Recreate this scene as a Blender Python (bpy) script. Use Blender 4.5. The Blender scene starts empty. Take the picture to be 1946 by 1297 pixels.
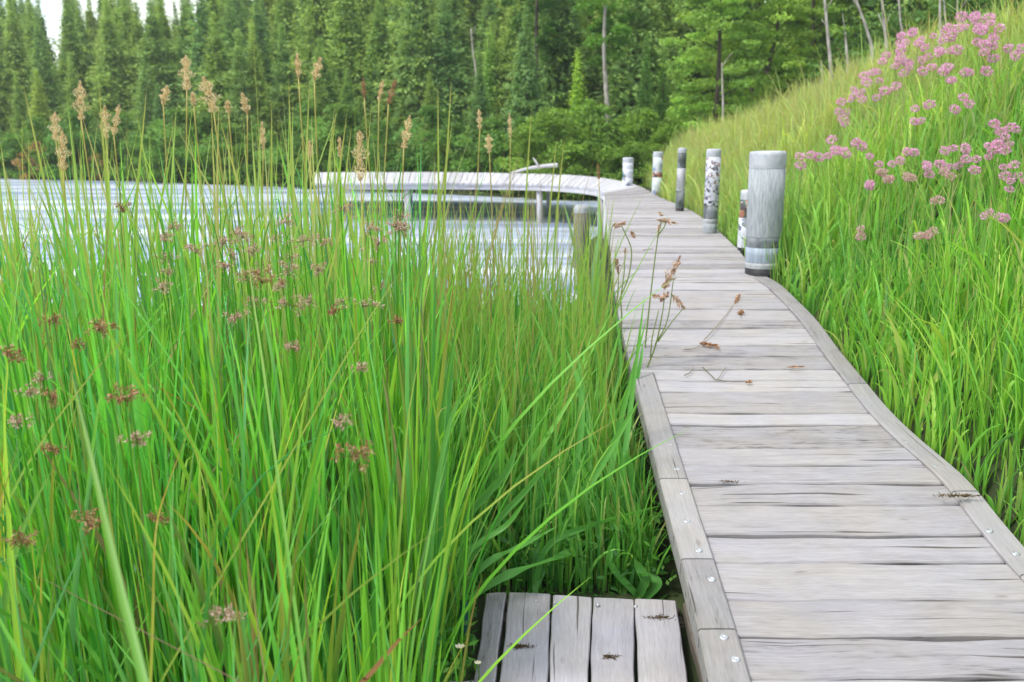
import bpy, math, random
import numpy as np
from mathutils import Vector

random.seed(7)
rng = np.random.default_rng(11)
S = bpy.context.scene
COL = S.collection
PI = math.pi

# ------------------------------------------------------------------ camera geometry
W0, H0, F = 1946.0, 1297.0, 1620.0
HORIZON = 265.0
EYE = 1.9
TH = math.atan((H0 / 2 - HORIZON) / F)
FW = np.array([0, math.cos(TH), -math.sin(TH)])
UPV = np.array([0, math.sin(TH), math.cos(TH)])

def ray(px, py):
    a = (px - W0 / 2) / F
    b = (H0 / 2 - py) / F
    return FW + np.array([a, 0, 0]) + b * UPV

def PY(px, py, y):
    """point on the sight line at horizontal distance y"""
    d = ray(px, py)
    t = y / d[1]
    return np.array([d[0] * t, y, EYE + d[2] * t])

def PZ(px, py, z):
    d = ray(px, py)
    t = (z - EYE) / d[2]
    return np.array([d[0] * t, d[1] * t, z])

def project(p):
    v = np.asarray(p, float) - np.array([0, 0, EYE])
    zc = v @ FW
    return W0 / 2 + F * v[..., 0] / zc, H0 / 2 - F * (v @ UPV) / zc

# ------------------------------------------------------------------ object helpers
def tag(o, label=None, cat=None, group=None, kind=None):
    if label: o['label'] = label
    if cat: o['category'] = cat
    if group: o['group'] = group
    if kind: o['kind'] = kind
    return o

def thing(name, label, cat, loc=(0, 0, 0), rz=0.0, group=None):
    o = bpy.data.objects.new(name, None)
    o.empty_display_size = 0.1
    COL.objects.link(o)
    o.location = [float(c) for c in loc]
    o.rotation_euler = (0, 0, rz)
    return tag(o, label, cat, group)

def mk(name, V, Fc, mat, parent=None, cols=None, uv=None, rnd=None, smooth=True, origin=None):
    """one mesh object; V (n,3), Fc an (m,4) array or a list of tuples.
    origin: world point that becomes the object's local zero (parent's location)"""
    V = np.asarray(V, float)
    if origin is not None:
        V = V - np.asarray(origin, float)
    me = bpy.data.meshes.new(name)
    if isinstance(Fc, np.ndarray):
        m = len(Fc); k = Fc.shape[1]
        me.vertices.add(len(V)); me.vertices.foreach_set('co', V.ravel())
        me.loops.add(m * k); me.loops.foreach_set('vertex_index', Fc.astype(np.int32).ravel())
        me.polygons.add(m)
        me.polygons.foreach_set('loop_start', np.arange(0, m * k, k, dtype=np.int32))
        me.polygons.foreach_set('loop_total', np.full(m, k, dtype=np.int32))
        me.update(calc_edges=True)
    else:
        me.from_pydata([tuple(map(float, v)) for v in V], [], [tuple(int(i) for i in f) for f in Fc])
        me.update()
    if cols is not None:
        a = me.attributes.new('Col', 'FLOAT_COLOR', 'POINT')
        c = np.ones((len(V), 4), np.float32); c[:, :3] = cols
        a.data.foreach_set('color', c.ravel())
    if rnd is not None:
        a = me.attributes.new('rnd', 'FLOAT', 'POINT')
        a.data.foreach_set('value', np.asarray(rnd, np.float32))
    if uv is not None:
        a = me.attributes.new('grain', 'FLOAT_VECTOR', 'POINT')
        u = np.zeros((len(V), 3), np.float32); u[:, :uv.shape[1]] = uv
        a.data.foreach_set('vector', u.ravel())
    me.polygons.foreach_set('use_smooth', np.full(len(me.polygons), smooth))
    me.materials.append(mat)
    o = bpy.data.objects.new(name, me)
    COL.objects.link(o)
    if parent is not None:
        o.parent = parent
    return o

class MB:
    """collects vertices and faces (with colour / grain / random attributes)"""
    def __init__(self):
        self.v = []; self.f = []; self.c = []; self.g = []; self.r = []
        self.n = 0
    def add(self, V, Fc, col=(1, 1, 1), g=None, r=0.5):
        V = np.asarray(V, float).reshape(-1, 3)
        self.v.append(V)
        for q in Fc: self.f.append(tuple(int(i) + self.n for i in q))
        c = np.asarray(col, float)
        self.c.append(np.tile(c, (len(V), 1)) if c.ndim == 1 else c)
        self.g.append(np.zeros((len(V), 3)) if g is None else np.asarray(g, float))
        self.r.append(np.full(len(V), r))
        self.n += len(V)
    def build(self, name, mat, parent=None, origin=None, smooth=True):
        return mk(name, np.vstack(self.v), self.f, mat, parent, np.vstack(self.c),
                  np.vstack(self.g), np.concatenate(self.r), smooth, origin)

def tube(mb, pts, rad, sides=6, col=(1, 1, 1), cap=True, r=0.5):
    pts = np.asarray(pts, float); n = len(pts)
    rad = np.broadcast_to(np.asarray(rad, float), (n,))
    T = np.gradient(pts, axis=0)
    T /= np.linalg.norm(T, axis=1)[:, None] + 1e-9
    ref = np.array([0, 0, 1.0]) if abs(T[:, 2].mean()) < 0.8 else np.array([1.0, 0, 0])
    A = np.cross(T, ref); A /= np.linalg.norm(A, axis=1)[:, None] + 1e-9
    B = np.cross(T, A)
    an = np.arange(sides) / sides * 2 * PI
    V = pts[:, None, :] + rad[:, None, None] * (np.cos(an)[None, :, None] * A[:, None, :] + np.sin(an)[None, :, None] * B[:, None, :])
    fs = []
    for i in range(n - 1):
        for j in range(sides):
            k = (j + 1) % sides
            fs.append((i * sides + j, i * sides + k, (i + 1) * sides + k, (i + 1) * sides + j))
    if cap:
        fs.append(tuple(range(sides))[::-1])
        fs.append(tuple((n - 1) * sides + j for j in range(sides)))
    L = np.concatenate([[0], np.cumsum(np.linalg.norm(np.diff(pts, axis=0), axis=1))])
    g = np.zeros((n, sides, 3)); g[:, :, 0] = L[:, None]; g[:, :, 1] = (an / (2 * PI))[None, :] * rad.max() * 6.28
    c = np.asarray(col, float)
    if c.ndim == 2: c = np.repeat(c, sides, axis=0)
    mb.add(V.reshape(-1, 3), fs, c, g.reshape(-1, 3), r)

def bez(pts, n=10):
    """smooth curve through points (Catmull-Rom)"""
    P = np.asarray(pts, float)
    P = np.vstack([2 * P[0] - P[1], P, 2 * P[-1] - P[-2]])
    out = []
    m = len(P) - 3
    for i in range(m):
        for k in range(n):
            t = k / n
            a, b, c, d = P[i:i + 4]
            out.append(0.5 * (2 * b + (c - a) * t + (2 * a - 5 * b + 4 * c - d) * t * t + (3 * b - a - 3 * c + d) * t ** 3))
    out.append(P[-2])
    return np.array(out)

def blades(base, h, w, az, lean, face, col0, col1, seg=7, droop=0.0, fold=0.18, power=1.8, bend=None):
    """grass blades as folded, tapering strips -> V, quads, colours"""
    base = np.asarray(base, float); n = len(base)
    t = np.linspace(0, 1, seg + 1)
    h = np.broadcast_to(h, (n,)); w = np.broadcast_to(w, (n,)); lean = np.broadcast_to(lean, (n,)); droop = np.broadcast_to(droop, (n,))
    hd = (lean * h)[:, None] * t[None, :] ** power
    if bend is not None:
        hd = hd + (np.broadcast_to(bend, (n,)) * h)[:, None] * np.sin(t[None, :] * PI * 1.3) * 0.5
    X = base[:, 0, None] + np.cos(az)[:, None] * hd
    Y = base[:, 1, None] + np.sin(az)[:, None] * hd
    Z = base[:, 2, None] + h[:, None] * (t[None, :] - droop[:, None] * t[None, :] ** 3)
    wp = w[:, None] * ((0.75 + 0.5 * t) * np.clip(1.02 - t ** 2.6, 0.02, 1))[None, :]
    sx, sy = np.cos(face)[:, None], np.sin(face)[:, None]
    C = np.stack([X, Y, Z], -1)
    side = np.stack([sx * wp, sy * wp, 0 * wp], -1) * 0.5
    nrm = np.stack([-sy * wp, sx * wp, 0 * wp], -1) * fold
    V = np.stack([C - side, C + nrm, C + side], 2)           # n, seg+1, 3, 3
    idx = np.arange(n * (seg + 1) * 3).reshape(n, seg + 1, 3)
    q = []
    for k in (0, 1):
        q.append(np.stack([idx[:, :-1, k], idx[:, :-1, k + 1], idx[:, 1:, k + 1], idx[:, 1:, k]], -1).reshape(-1, 4))
    cc = col0[:, None, :] * (1 - t[None, :, None] ** 2) + col1[:, None, :] * t[None, :, None] ** 2
    cols = np.repeat(cc[:, :, None, :], 3, axis=2).reshape(-1, 3)
    return V.reshape(-1, 3), np.vstack(q), cols

def rhombi(C, D, N, L, Wd):
    """leaf-sized rhombi: centres C, long axes D, normals N"""
    D = D / (np.linalg.norm(D, axis=1)[:, None] + 1e-9)
    B = np.cross(N, D); B /= np.linalg.norm(B, axis=1)[:, None] + 1e-9
    L = np.broadcast_to(L, (len(C),))[:, None]; Wd = np.broadcast_to(Wd, (len(C),))[:, None]
    V = np.stack([C - D * L / 2, C + B * Wd / 2 - D * L * .05, C + D * L / 2, C - B * Wd / 2 - D * L * .05], 1)
    return V.reshape(-1, 3), np.arange(len(C) * 4).reshape(-1, 4)

def rdir(n):
    v = rng.normal(size=(n, 3))
    return v / np.linalg.norm(v, axis=1)[:, None]

# ------------------------------------------------------------------ materials
def newmat(name):
    m = bpy.data.materials.new(name); m.use_nodes = True
    nt = m.node_tree; nt.nodes.clear()
    out = nt.nodes.new('ShaderNodeOutputMaterial')
    return m, nt, out

def N(nt, typ, **kw):
    n = nt.nodes.new(typ)
    for k, v in kw.items():
        if k in n.inputs: n.inputs[k].default_value = v
        else: setattr(n, k, v)
    return n

def leaf_mat(name, transl=0.45, rough=0.45, obj_var=None, spec=0.35, tint=(1.25, 1.15, 0.6)):
    """colour comes from the plant's own 'Col' attribute; optional hue change per plant"""
    m, nt, out = newmat(name)
    at = N(nt, 'ShaderNodeAttribute', attribute_name='Col')
    col = at.outputs['Color']
    if obj_var:
        oi = N(nt, 'ShaderNodeObjectInfo')
        ramp = N(nt, 'ShaderNodeValToRGB')
        ramp.color_ramp.elements[0].color = (*obj_var[0], 1)
        ramp.color_ramp.elements[1].color = (*obj_var[-1], 1)
        for i, c in enumerate(obj_var[1:-1]):
            e = ramp.color_ramp.elements.new((i + 1) / (len(obj_var) - 1)); e.color = (*c, 1)
        nt.links.new(oi.outputs['Random'], ramp.inputs[0])
        mx = N(nt, 'ShaderNodeMix', data_type='RGBA', blend_type='MULTIPLY')
        mx.inputs['Factor'].default_value = 1
        nt.links.new(col, mx.inputs['A']); nt.links.new(ramp.outputs[0], mx.inputs['B'])
        col = mx.outputs['Result']
    p = N(nt, 'ShaderNodeBsdfPrincipled', Roughness=rough)
    p.inputs['Specular IOR Level'].default_value = spec
    nt.links.new(col, p.inputs['Base Color'])
    tr = N(nt, 'ShaderNodeBsdfTranslucent')
    mc = N(nt, 'ShaderNodeMix', data_type='RGBA', blend_type='MULTIPLY')
    mc.inputs['Factor'].default_value = 1
    mc.inputs['B'].default_value = (*tint, 1)
    nt.links.new(col, mc.inputs['A']); nt.links.new(mc.outputs['Result'], tr.inputs['Color'])
    mx2 = N(nt, 'ShaderNodeMixShader'); mx2.inputs[0].default_value = transl
    nt.links.new(p.outputs[0], mx2.inputs[1]); nt.links.new(tr.outputs[0], mx2.inputs[2])
    nt.links.new(mx2.outputs[0], out.inputs[0])
    return m

def wood_mat(name, dark, mid, light, rough=0.8):
    """weathered timber: grain runs along the first axis of the 'grain' attribute"""
    m, nt, out = newmat(name)
    g = N(nt, 'ShaderNodeAttribute', attribute_name='grain')
    r = N(nt, 'ShaderNodeAttribute', attribute_name='rnd')
    mp = N(nt, 'ShaderNodeMapping'); mp.inputs['Scale'].default_value = (2.2, 70, 20)
    nt.links.new(g.outputs['Vector'], mp.inputs['Vector'])
    # wavy grain
    n0 = N(nt, 'ShaderNodeTexNoise', Scale=1.6, Detail=2.0)
    nt.links.new(g.outputs['Vector'], n0.inputs['Vector'])
    ad = N(nt, 'ShaderNodeVectorMath', operation='MULTIPLY_ADD')
    ad.inputs[1].default_value = (0, 2.5, 0)
    nt.links.new(n0.outputs['Color'], ad.inputs[0]); nt.links.new(mp.outputs[0], ad.inputs[2])
    n1 = N(nt, 'ShaderNodeTexNoise', Scale=1.0, Detail=6.0, Roughness=0.62)
    nt.links.new(ad.outputs[0], n1.inputs['Vector'])
    mp2 = N(nt, 'ShaderNodeMapping'); mp2.inputs['Scale'].default_value = (5, 14, 5)
    nt.links.new(g.outputs['Vector'], mp2.inputs['Vector'])
    n2 = N(nt, 'ShaderNodeTexNoise', Scale=1.0, Detail=5.0, Roughness=0.6)
    nt.links.new(mp2.outputs[0], n2.inputs['Vector'])
    # value = .55 grain + .3 blotch + .3 rnd
    mp3 = N(nt, 'ShaderNodeMapping'); mp3.inputs['Scale'].default_value = (16, 170, 60)
    nt.links.new(g.outputs['Vector'], mp3.inputs['Vector'])
    n4 = N(nt, 'ShaderNodeTexNoise', Scale=1.0, Detail=3.0)
    nt.links.new(mp3.outputs[0], n4.inputs['Vector'])
    a0 = N(nt, 'ShaderNodeMath', operation='MULTIPLY_ADD'); a0.inputs[1].default_value = 0.48
    nt.links.new(n4.outputs['Fac'], a0.inputs[0])
    a0b = N(nt, 'ShaderNodeMath', operation='MULTIPLY'); a0b.inputs[1].default_value = 0.52
    nt.links.new(n1.outputs['Fac'], a0b.inputs[0]); nt.links.new(a0b.outputs[0], a0.inputs[2])
    a1 = N(nt, 'ShaderNodeMath', operation='MULTIPLY_ADD'); a1.inputs[1].default_value = 0.75
    nt.links.new(a0.outputs[0], a1.inputs[0])
    a2 = N(nt, 'ShaderNodeMath', operation='MULTIPLY'); a2.inputs[1].default_value = 0.35
    nt.links.new(n2.outputs['Fac'], a2.inputs[0]); nt.links.new(a2.outputs[0], a1.inputs[2])
    a3 = N(nt, 'ShaderNodeMath', operation='MULTIPLY_ADD'); a3.inputs[1].default_value = 0.26; 
    nt.links.new(r.outputs['Fac'], a3.inputs[0]); nt.links.new(a1.outputs[0], a3.inputs[2])
    a4 = N(nt, 'ShaderNodeMath', operation='SUBTRACT'); a4.inputs[1].default_value = 0.13
    nt.links.new(a3.outputs[0], a4.inputs[0])
    ramp = N(nt, 'ShaderNodeValToRGB')
    e = ramp.color_ramp.elements
    e[0].position = 0.30; e[0].color = (*dark, 1)
    e[1].position = 0.75; e[1].color = (*light, 1)
    k = e.new(0.42); k.color = (*mid, 1)
    nt.links.new(a4.outputs[0], ramp.inputs[0])
    # stains: brownish / lichen hue
    n3 = N(nt, 'ShaderNodeTexNoise', Scale=3.0, Detail=3.0)
    nt.links.new(g.outputs['Vector'], n3.inputs['Vector'])
    hr = N(nt, 'ShaderNodeValToRGB'); he = hr.color_ramp.elements
    he[0].position = 0.35; he[0].color = (1.0, 0.98, 0.945, 1); he[1].position = 0.68; he[1].color = (0.97, 0.98, 1.05, 1)
    nt.links.new(n3.outputs['Fac'], hr.inputs[0])
    mx = N(nt, 'ShaderNodeMix', data_type='RGBA', blend_type='MULTIPLY'); mx.inputs['Factor'].default_value = 1
    nt.links.new(ramp.outputs[0], mx.inputs['A']); nt.links.new(hr.outputs[0], mx.inputs['B'])
    mpc = N(nt, 'ShaderNodeMapping'); mpc.inputs['Scale'].default_value = (1.1, 34, 9)
    nt.links.new(g.outputs['Vector'], mpc.inputs['Vector'])
    nc_ = N(nt, 'ShaderNodeTexNoise', Scale=1.0, Detail=2.0)
    nt.links.new(mpc.outputs[0], nc_.inputs['Vector'])
    cr = N(nt, 'ShaderNodeValToRGB'); ce = cr.color_ramp.elements
    ce[0].position = .31; ce[0].color = (.22, .19, .16, 1); ce[1].position = .345; ce[1].color = (1, 1, 1, 1)
    nt.links.new(nc_.outputs['Fac'], cr.inputs[0])
    mpk = N(nt, 'ShaderNodeMapping'); mpk.inputs['Scale'].default_value = (2.6, 6.5, 1)
    nt.links.new(g.outputs['Vector'], mpk.inputs['Vector'])
    vk = N(nt, 'ShaderNodeTexVoronoi', Scale=1.0); nt.links.new(mpk.outputs[0], vk.inputs['Vector'])
    kr = N(nt, 'ShaderNodeValToRGB'); ke = kr.color_ramp.elements
    ke[0].position = .03; ke[0].color = (.35, .27, .2, 1); ke[1].position = .08; ke[1].color = (1, 1, 1, 1)
    nt.links.new(vk.outputs['Distance'], kr.inputs[0])
    mk1 = N(nt, 'ShaderNodeMix', data_type='RGBA', blend_type='MULTIPLY'); mk1.inputs['Factor'].default_value = .85
    nt.links.new(mx.outputs['Result'], mk1.inputs['A']); nt.links.new(cr.outputs[0], mk1.inputs['B'])
    mk2 = N(nt, 'ShaderNodeMix', data_type='RGBA', blend_type='MULTIPLY'); mk2.inputs['Factor'].default_value = .4
    nt.links.new(mk1.outputs['Result'], mk2.inputs['A']); nt.links.new(kr.outputs[0], mk2.inputs['B'])
    mx = mk2
    p = N(nt, 'ShaderNodeBsdfPrincipled', Roughness=rough)
    p.inputs['Specular IOR Level'].default_value = 0.3
    nt.links.new(mx.outputs['Result'], p.inputs['Base Color'])
    b = N(nt, 'ShaderNodeBump', Strength=0.5, Distance=0.004)
    nt.links.new(n1.outputs['Fac'], b.inputs['Height']); nt.links.new(b.outputs[0], p.inputs['Normal'])
    nt.links.new(p.outputs[0], out.inputs[0])
    return m

def noise_mat(name, c0, c1, scale=8.0, rough=0.9, detail=5.0, bump=0.3, stretch=(1, 1, 1), p0=0.35, p1=0.68, spec=0.3, metal=0.0):
    m, nt, out = newmat(name)
    tc = N(nt, 'ShaderNodeTexCoord')
    mp = N(nt, 'ShaderNodeMapping'); mp.inputs['Scale'].default_value = stretch
    nt.links.new(tc.outputs['Object'], mp.inputs['Vector'])
    n1 = N(nt, 'ShaderNodeTexNoise', Scale=scale, Detail=detail, Roughness=0.6)
    nt.links.new(mp.outputs[0], n1.inputs['Vector'])
    r = N(nt, 'ShaderNodeValToRGB'); e = r.color_ramp.elements
    e[0].position = p0; e[0].color = (*c0, 1); e[1].position = p1; e[1].color = (*c1, 1)
    nt.links.new(n1.outputs['Fac'], r.inputs[0])
    p = N(nt, 'ShaderNodeBsdfPrincipled', Roughness=rough, Metallic=metal)
    p.inputs['Specular IOR Level'].default_value = spec
    nt.links.new(r.outputs[0], p.inputs['Base Color'])
    if bump:
        b = N(nt, 'ShaderNodeBump', Strength=bump, Distance=0.01)
        nt.links.new(n1.outputs['Fac'], b.inputs['Height']); nt.links.new(b.outputs[0], p.inputs['Normal'])
    nt.links.new(p.outputs[0], out.inputs[0])
    return m

def print_mat(name, seed, stops, scale=14.0, stretch=(1, 1, 1)):
    """printed sheet: patches of several inks on a pale ground"""
    m, nt, out = newmat(name)
    tc = N(nt, 'ShaderNodeTexCoord')
    mp = N(nt, 'ShaderNodeMapping'); mp.inputs['Location'].default_value = (seed, seed * .7, seed * 1.3); mp.inputs['Scale'].default_value = stretch
    nt.links.new(tc.outputs['Object'], mp.inputs['Vector'])
    nz = N(nt, 'ShaderNodeTexNoise', Scale=scale * 1.5, Detail=3.0)
    nt.links.new(mp.outputs[0], nz.inputs['Vector'])
    mxv = N(nt, 'ShaderNodeMix', data_type='RGBA', blend_type='LINEAR_LIGHT'); mxv.inputs['Factor'].default_value = 0.04
    nt.links.new(mp.outputs[0], mxv.inputs['A']); nt.links.new(nz.outputs['Color'], mxv.inputs['B'])
    vo = N(nt, 'ShaderNodeTexVoronoi', Scale=scale)
    nt.links.new(mxv.outputs['Result'], vo.inputs['Vector'])
    sep = N(nt, 'ShaderNodeSeparateColor')
    nt.links.new(vo.outputs['Color'], sep.inputs[0])
    r = N(nt, 'ShaderNodeValToRGB'); r.color_ramp.interpolation = 'CONSTANT'; e = r.color_ramp.elements
    e[0].position = 0; e[0].color = (*stops[0][1], 1); e[1].position = stops[1][0]; e[1].color = (*stops[1][1], 1)
    for pos, c in stops[2:]:
        k = e.new(pos); k.color = (*c, 1)
    nt.links.new(sep.outputs[0], r.inputs[0])
    n2 = N(nt, 'ShaderNodeTexNoise', Scale=60.0, Detail=3.0)
    nt.links.new(tc.outputs['Object'], n2.inputs['Vector'])
    mx = N(nt, 'ShaderNodeMix', data_type='RGBA', blend_type='OVERLAY'); mx.inputs['Factor'].default_value = 0.4
    nt.links.new(r.outputs[0], mx.inputs['A']); nt.links.new(n2.outputs['Fac'], mx.inputs['B'])
    p = N(nt, 'ShaderNodeBsdfPrincipled', Roughness=0.5)
    nt.links.new(mx.outputs['Result'], p.inputs['Base Color']); nt.links.new(p.outputs[0], out.inputs[0])
    return m

M = {}
M['blade'] = leaf_mat('rush green', 0.5, 0.4)
M['meadow'] = leaf_mat('meadow grass', 0.45, 0.5)
M['seed'] = leaf_mat('dry seed', 0.35, 0.8, spec=0.1, tint=(1, .97, .86))
M['petal'] = leaf_mat('pink petal', 0.4, 0.7, spec=0.15, tint=(1.05, .95, 1.08))
M['conifer'] = leaf_mat('conifer needles', 0.38, 0.7, [(0.72, 0.86, 0.9), (0.95, 1.0, 0.8), (1.15, 1.08, 0.8), (0.85, 0.95, 1.0), (1.4, 1.22, 0.75)], spec=0.15)
M['bright'] = leaf_mat('bright leaves', 0.42, 0.6, [(0.85, 0.92, 0.9), (1.1, 1.05, 0.9), (1.0, 1.0, 1.0)], spec=0.2)
M['bark'] = noise_mat('conifer bark', (0.035, 0.028, 0.02), (0.12, 0.095, 0.07), 6, stretch=(1, 1, .2))
M['palebark'] = noise_mat('pale bark', (0.22, 0.2, 0.17), (0.5, 0.47, 0.42), 9, stretch=(1, 1, .6))
M['deck'] = wood_mat('weathered deck wood', (0.05, 0.046, 0.045), (0.252, 0.241, 0.240), (0.388, 0.376, 0.378))
M['edge'] = wood_mat('weathered edge board', (0.07, 0.066, 0.063), (0.225, 0.216, 0.211), (0.335, 0.325, 0.318))
M['step'] = wood_mat('silver step planks', (0.06, 0.056, 0.06), (0.30, 0.288, 0.305), (0.45, 0.438, 0.465))
M['beam'] = wood_mat('dark damp timber', (0.06, 0.05, 0.04), (0.14, 0.12, 0.10), (0.24, 0.22, 0.19))
M['pale'] = wood_mat('bleached pier timber', (0.20, 0.20, 0.205), (0.42, 0.42, 0.43), (0.60, 0.60, 0.62))
M['screw'] = noise_mat('galvanised screw', (0.36, 0.37, 0.39), (0.66, 0.68, 0.72), 120, rough=0.3, bump=0, metal=0.6)
M['moss'] = leaf_mat('brown moss', 0.2, 0.9, spec=0.1)
M['post'] = noise_mat('grey weathered post', (0.20, 0.225, 0.245), (0.37, 0.40, 0.425), 20, rough=0.85, stretch=(3.8, 3.8, .5), bump=0.5, detail=8.0, p0=.28, p1=.62)
M['postcap'] = noise_mat('pale post cap', (0.33, 0.35, 0.39), (0.50, 0.52, 0.57), 11, rough=0.6, bump=0.1)
M['band'] = noise_mat('dark post band', (0.10, 0.115, 0.125), (0.22, 0.245, 0.26), 14, rough=0.7, stretch=(1, 1, 1))
M['lowpost'] = noise_mat('blue grey post foot', (0.22, 0.27, 0.33), (0.38, 0.44, 0.52), 8, rough=0.6, stretch=(5, 5, .5))
M['collar'] = noise_mat('white post collar', (0.26, 0.275, 0.29), (0.42, 0.44, 0.455), 12, rough=0.5, bump=0.1)
M['boot'] = noise_mat('black post boot', (0.012, 0.012, 0.014), (0.04, 0.042, 0.045), 20, rough=0.6)
M['soil'] = noise_mat('dark wet soil', (0.02, 0.03, 0.01), (0.055, 0.075, 0.025), 3, bump=0.5)

# water: overcast sky glare painted as pale streaked base colour, with long wind ripples
m, nt, out = newmat('lake water')
tc = N(nt, 'ShaderNodeTexCoord')
mp = N(nt, 'ShaderNodeMapping'); mp.inputs['Scale'].default_value = (0.35, 2.2, 1)
mp.inputs['Rotation'].default_value = (0, 0, math.radians(6))
nt.links.new(tc.outputs['Object'], mp.inputs['Vector'])
n1 = N(nt, 'ShaderNodeTexNoise', Scale=1.0, Detail=5.0, Roughness=0.55)
nt.links.new(mp.outputs[0], n1.inputs['Vector'])
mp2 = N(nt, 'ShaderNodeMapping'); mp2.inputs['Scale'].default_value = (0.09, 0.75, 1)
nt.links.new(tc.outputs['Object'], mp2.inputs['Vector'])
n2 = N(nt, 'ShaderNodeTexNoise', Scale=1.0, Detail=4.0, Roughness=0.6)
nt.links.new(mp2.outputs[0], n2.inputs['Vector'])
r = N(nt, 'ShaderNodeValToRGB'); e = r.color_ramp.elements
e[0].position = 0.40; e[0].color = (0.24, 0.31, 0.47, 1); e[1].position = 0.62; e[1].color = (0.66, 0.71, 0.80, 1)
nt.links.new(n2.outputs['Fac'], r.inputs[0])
p = N(nt, 'ShaderNodeBsdfPrincipled', Roughness=0.22)
p.inputs['Specular IOR Level'].default_value = 0.16
p.inputs['IOR'].default_value = 1.33
nt.links.new(r.outputs[0], p.inputs['Base Color'])
b = N(nt, 'ShaderNodeBump', Strength=1.0, Distance=0.10)
nt.links.new(n1.outputs['Fac'], b.inputs['Height']); nt.links.new(b.outputs[0], p.inputs['Normal'])
nt.links.new(p.outputs[0], out.inputs[0])
M['water'] = m

# ------------------------------------------------------------------ boardwalk course (pixel rows -> stations)
tab = [(1400, 1368, 2262), (1297, 1345, 2170), (1200, 1325, 2088), (1075, 1295, 1972), (1000, 1275, 1908), (920, 1254, 1838), (840, 1234, 1748),
       (760, 1214, 1668), (680, 1194, 1604), (600, 1176, 1540), (560, 1170, 1500), (537, 1166, 1470), (520, 1164, 1437), (500, 1162, 1422), (470, 1160, 1398), (430, 1157, 1354), (400, 1153, 1312)]
ZT = {1400: .46, 1297: .46, 1200: .46, 1075: .47, 1000: .50, 920: .535, 840: .57, 760: .61, 680: .68, 600: .775, 560: .825, 537: .85, 520: .87, 500: .885, 470: .90, 430: .90, 400: .90}
stL, stR = [], []
for py, l, r_ in tab:
    stL.append(PZ(l, py, ZT[py])); stR.append(PZ(r_, py, ZT[py]))
far = [((1150, 378), (1252, 374)), ((1146, 366), (1206, 351)), ((1120, 357), (1140, 338)), ((1040, 351), (1060, 332)), ((900, 348.5), (910, 328.5)),
       ((760, 348.5), (765, 327.5)), ((590, 349), (592, 328))]
for (a, b_), (c, d) in far:
    stL.append(PZ(a, b_, .90)); stR.append(PZ(c, d, .90))
stL, stR = bez(stL, 12), bez(stR, 12)
mid = (stL + stR) / 2
arc = np.concatenate([[0], np.cumsum(np.linalg.norm(np.diff(mid, axis=0), axis=1))])
TOTAL = arc[-1]

def edge(s, side):
    A = stL if side == 0 else stR
    return np.array([np.interp(s, arc, A[:, k]) for k in range(3)])

nearmask = arc < arc[np.argmax(mid[:, 1] > 16)]
def xl(y): return np.interp(y, stL[nearmask][:, 1], stL[nearmask][:, 0])
def xr(y): return np.interp(y, stR[nearmask][:, 1], stR[nearmask][:, 0])
def zd(y): return np.interp(y, mid[nearmask][:, 1], mid[nearmask][:, 2])
def s_at(y): return float(np.interp(y, mid[nearmask][:, 1], arc[nearmask]))

# ------------------------------------------------------------------ terrain
shore = np.array([(-300, 5), (-30, 6.2), (-10, 6.4), (-5, 6.6), (-2, 6.9), (-.3, 7.1), (.45, 7.9), (.8, 10), (1.0, 14), (1.6, 17), (2.6, 20), (3.4, 24), (2.6, 27.5),
                  (-1, 29.5), (-5, 32), (-11, 36), (-18, 40), (-25, 43), (-36, 46), (-60, 50), (-300, 60)], float)
def lake_sd(x, y):
    """distance to the shoreline, positive on land"""
    x = np.asarray(x, float); y = np.asarray(y, float)
    P = np.stack([x, y], -1)[..., None, :]
    A = shore[:-1]; B = shore[1:]
    d = B - A
    t = np.clip(((P - A) * d).sum(-1) / (d * d).sum(-1), 0, 1)
    q = A + t[..., None] * d
    dist = np.sqrt(((P - q) ** 2).sum(-1)).min(-1)
    inside = np.zeros(x.shape, bool)
    poly = np.vstack([shore])
    n = len(poly)
    for i in range(n):
        x1, y1 = poly[i]; x2, y2 = poly[(i + 1) % n]
        if y1 == y2: continue
        c = ((y1 > y) != (y2 > y)) & (x < (x2 - x1) * (y - y1) / (y2 - y1) + x1)
        inside ^= c
    return np.where(inside, -dist, dist)

def sm(a, b_, v):
    t = np.clip((v - a) / (b_ - a), 0, 1)
    return t * t * (3 - 2 * t)

CR = np.array([(-30, 4.6, .45), (0, 4.5, .55), (4, 4.5, .66), (7.5, 4.5, .70), (10.5, 4.7, .66), (14, 5.25, .56), (18, 5.3, .16), (24, 4.9, -.36), (30, 5.5, -.72), (60, 8, -.6)])
def xcrest(y): return np.interp(y, CR[:, 0], CR[:, 1])
def zcrest(y): return np.interp(y, CR[:, 0], CR[:, 2]) + EYE

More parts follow.
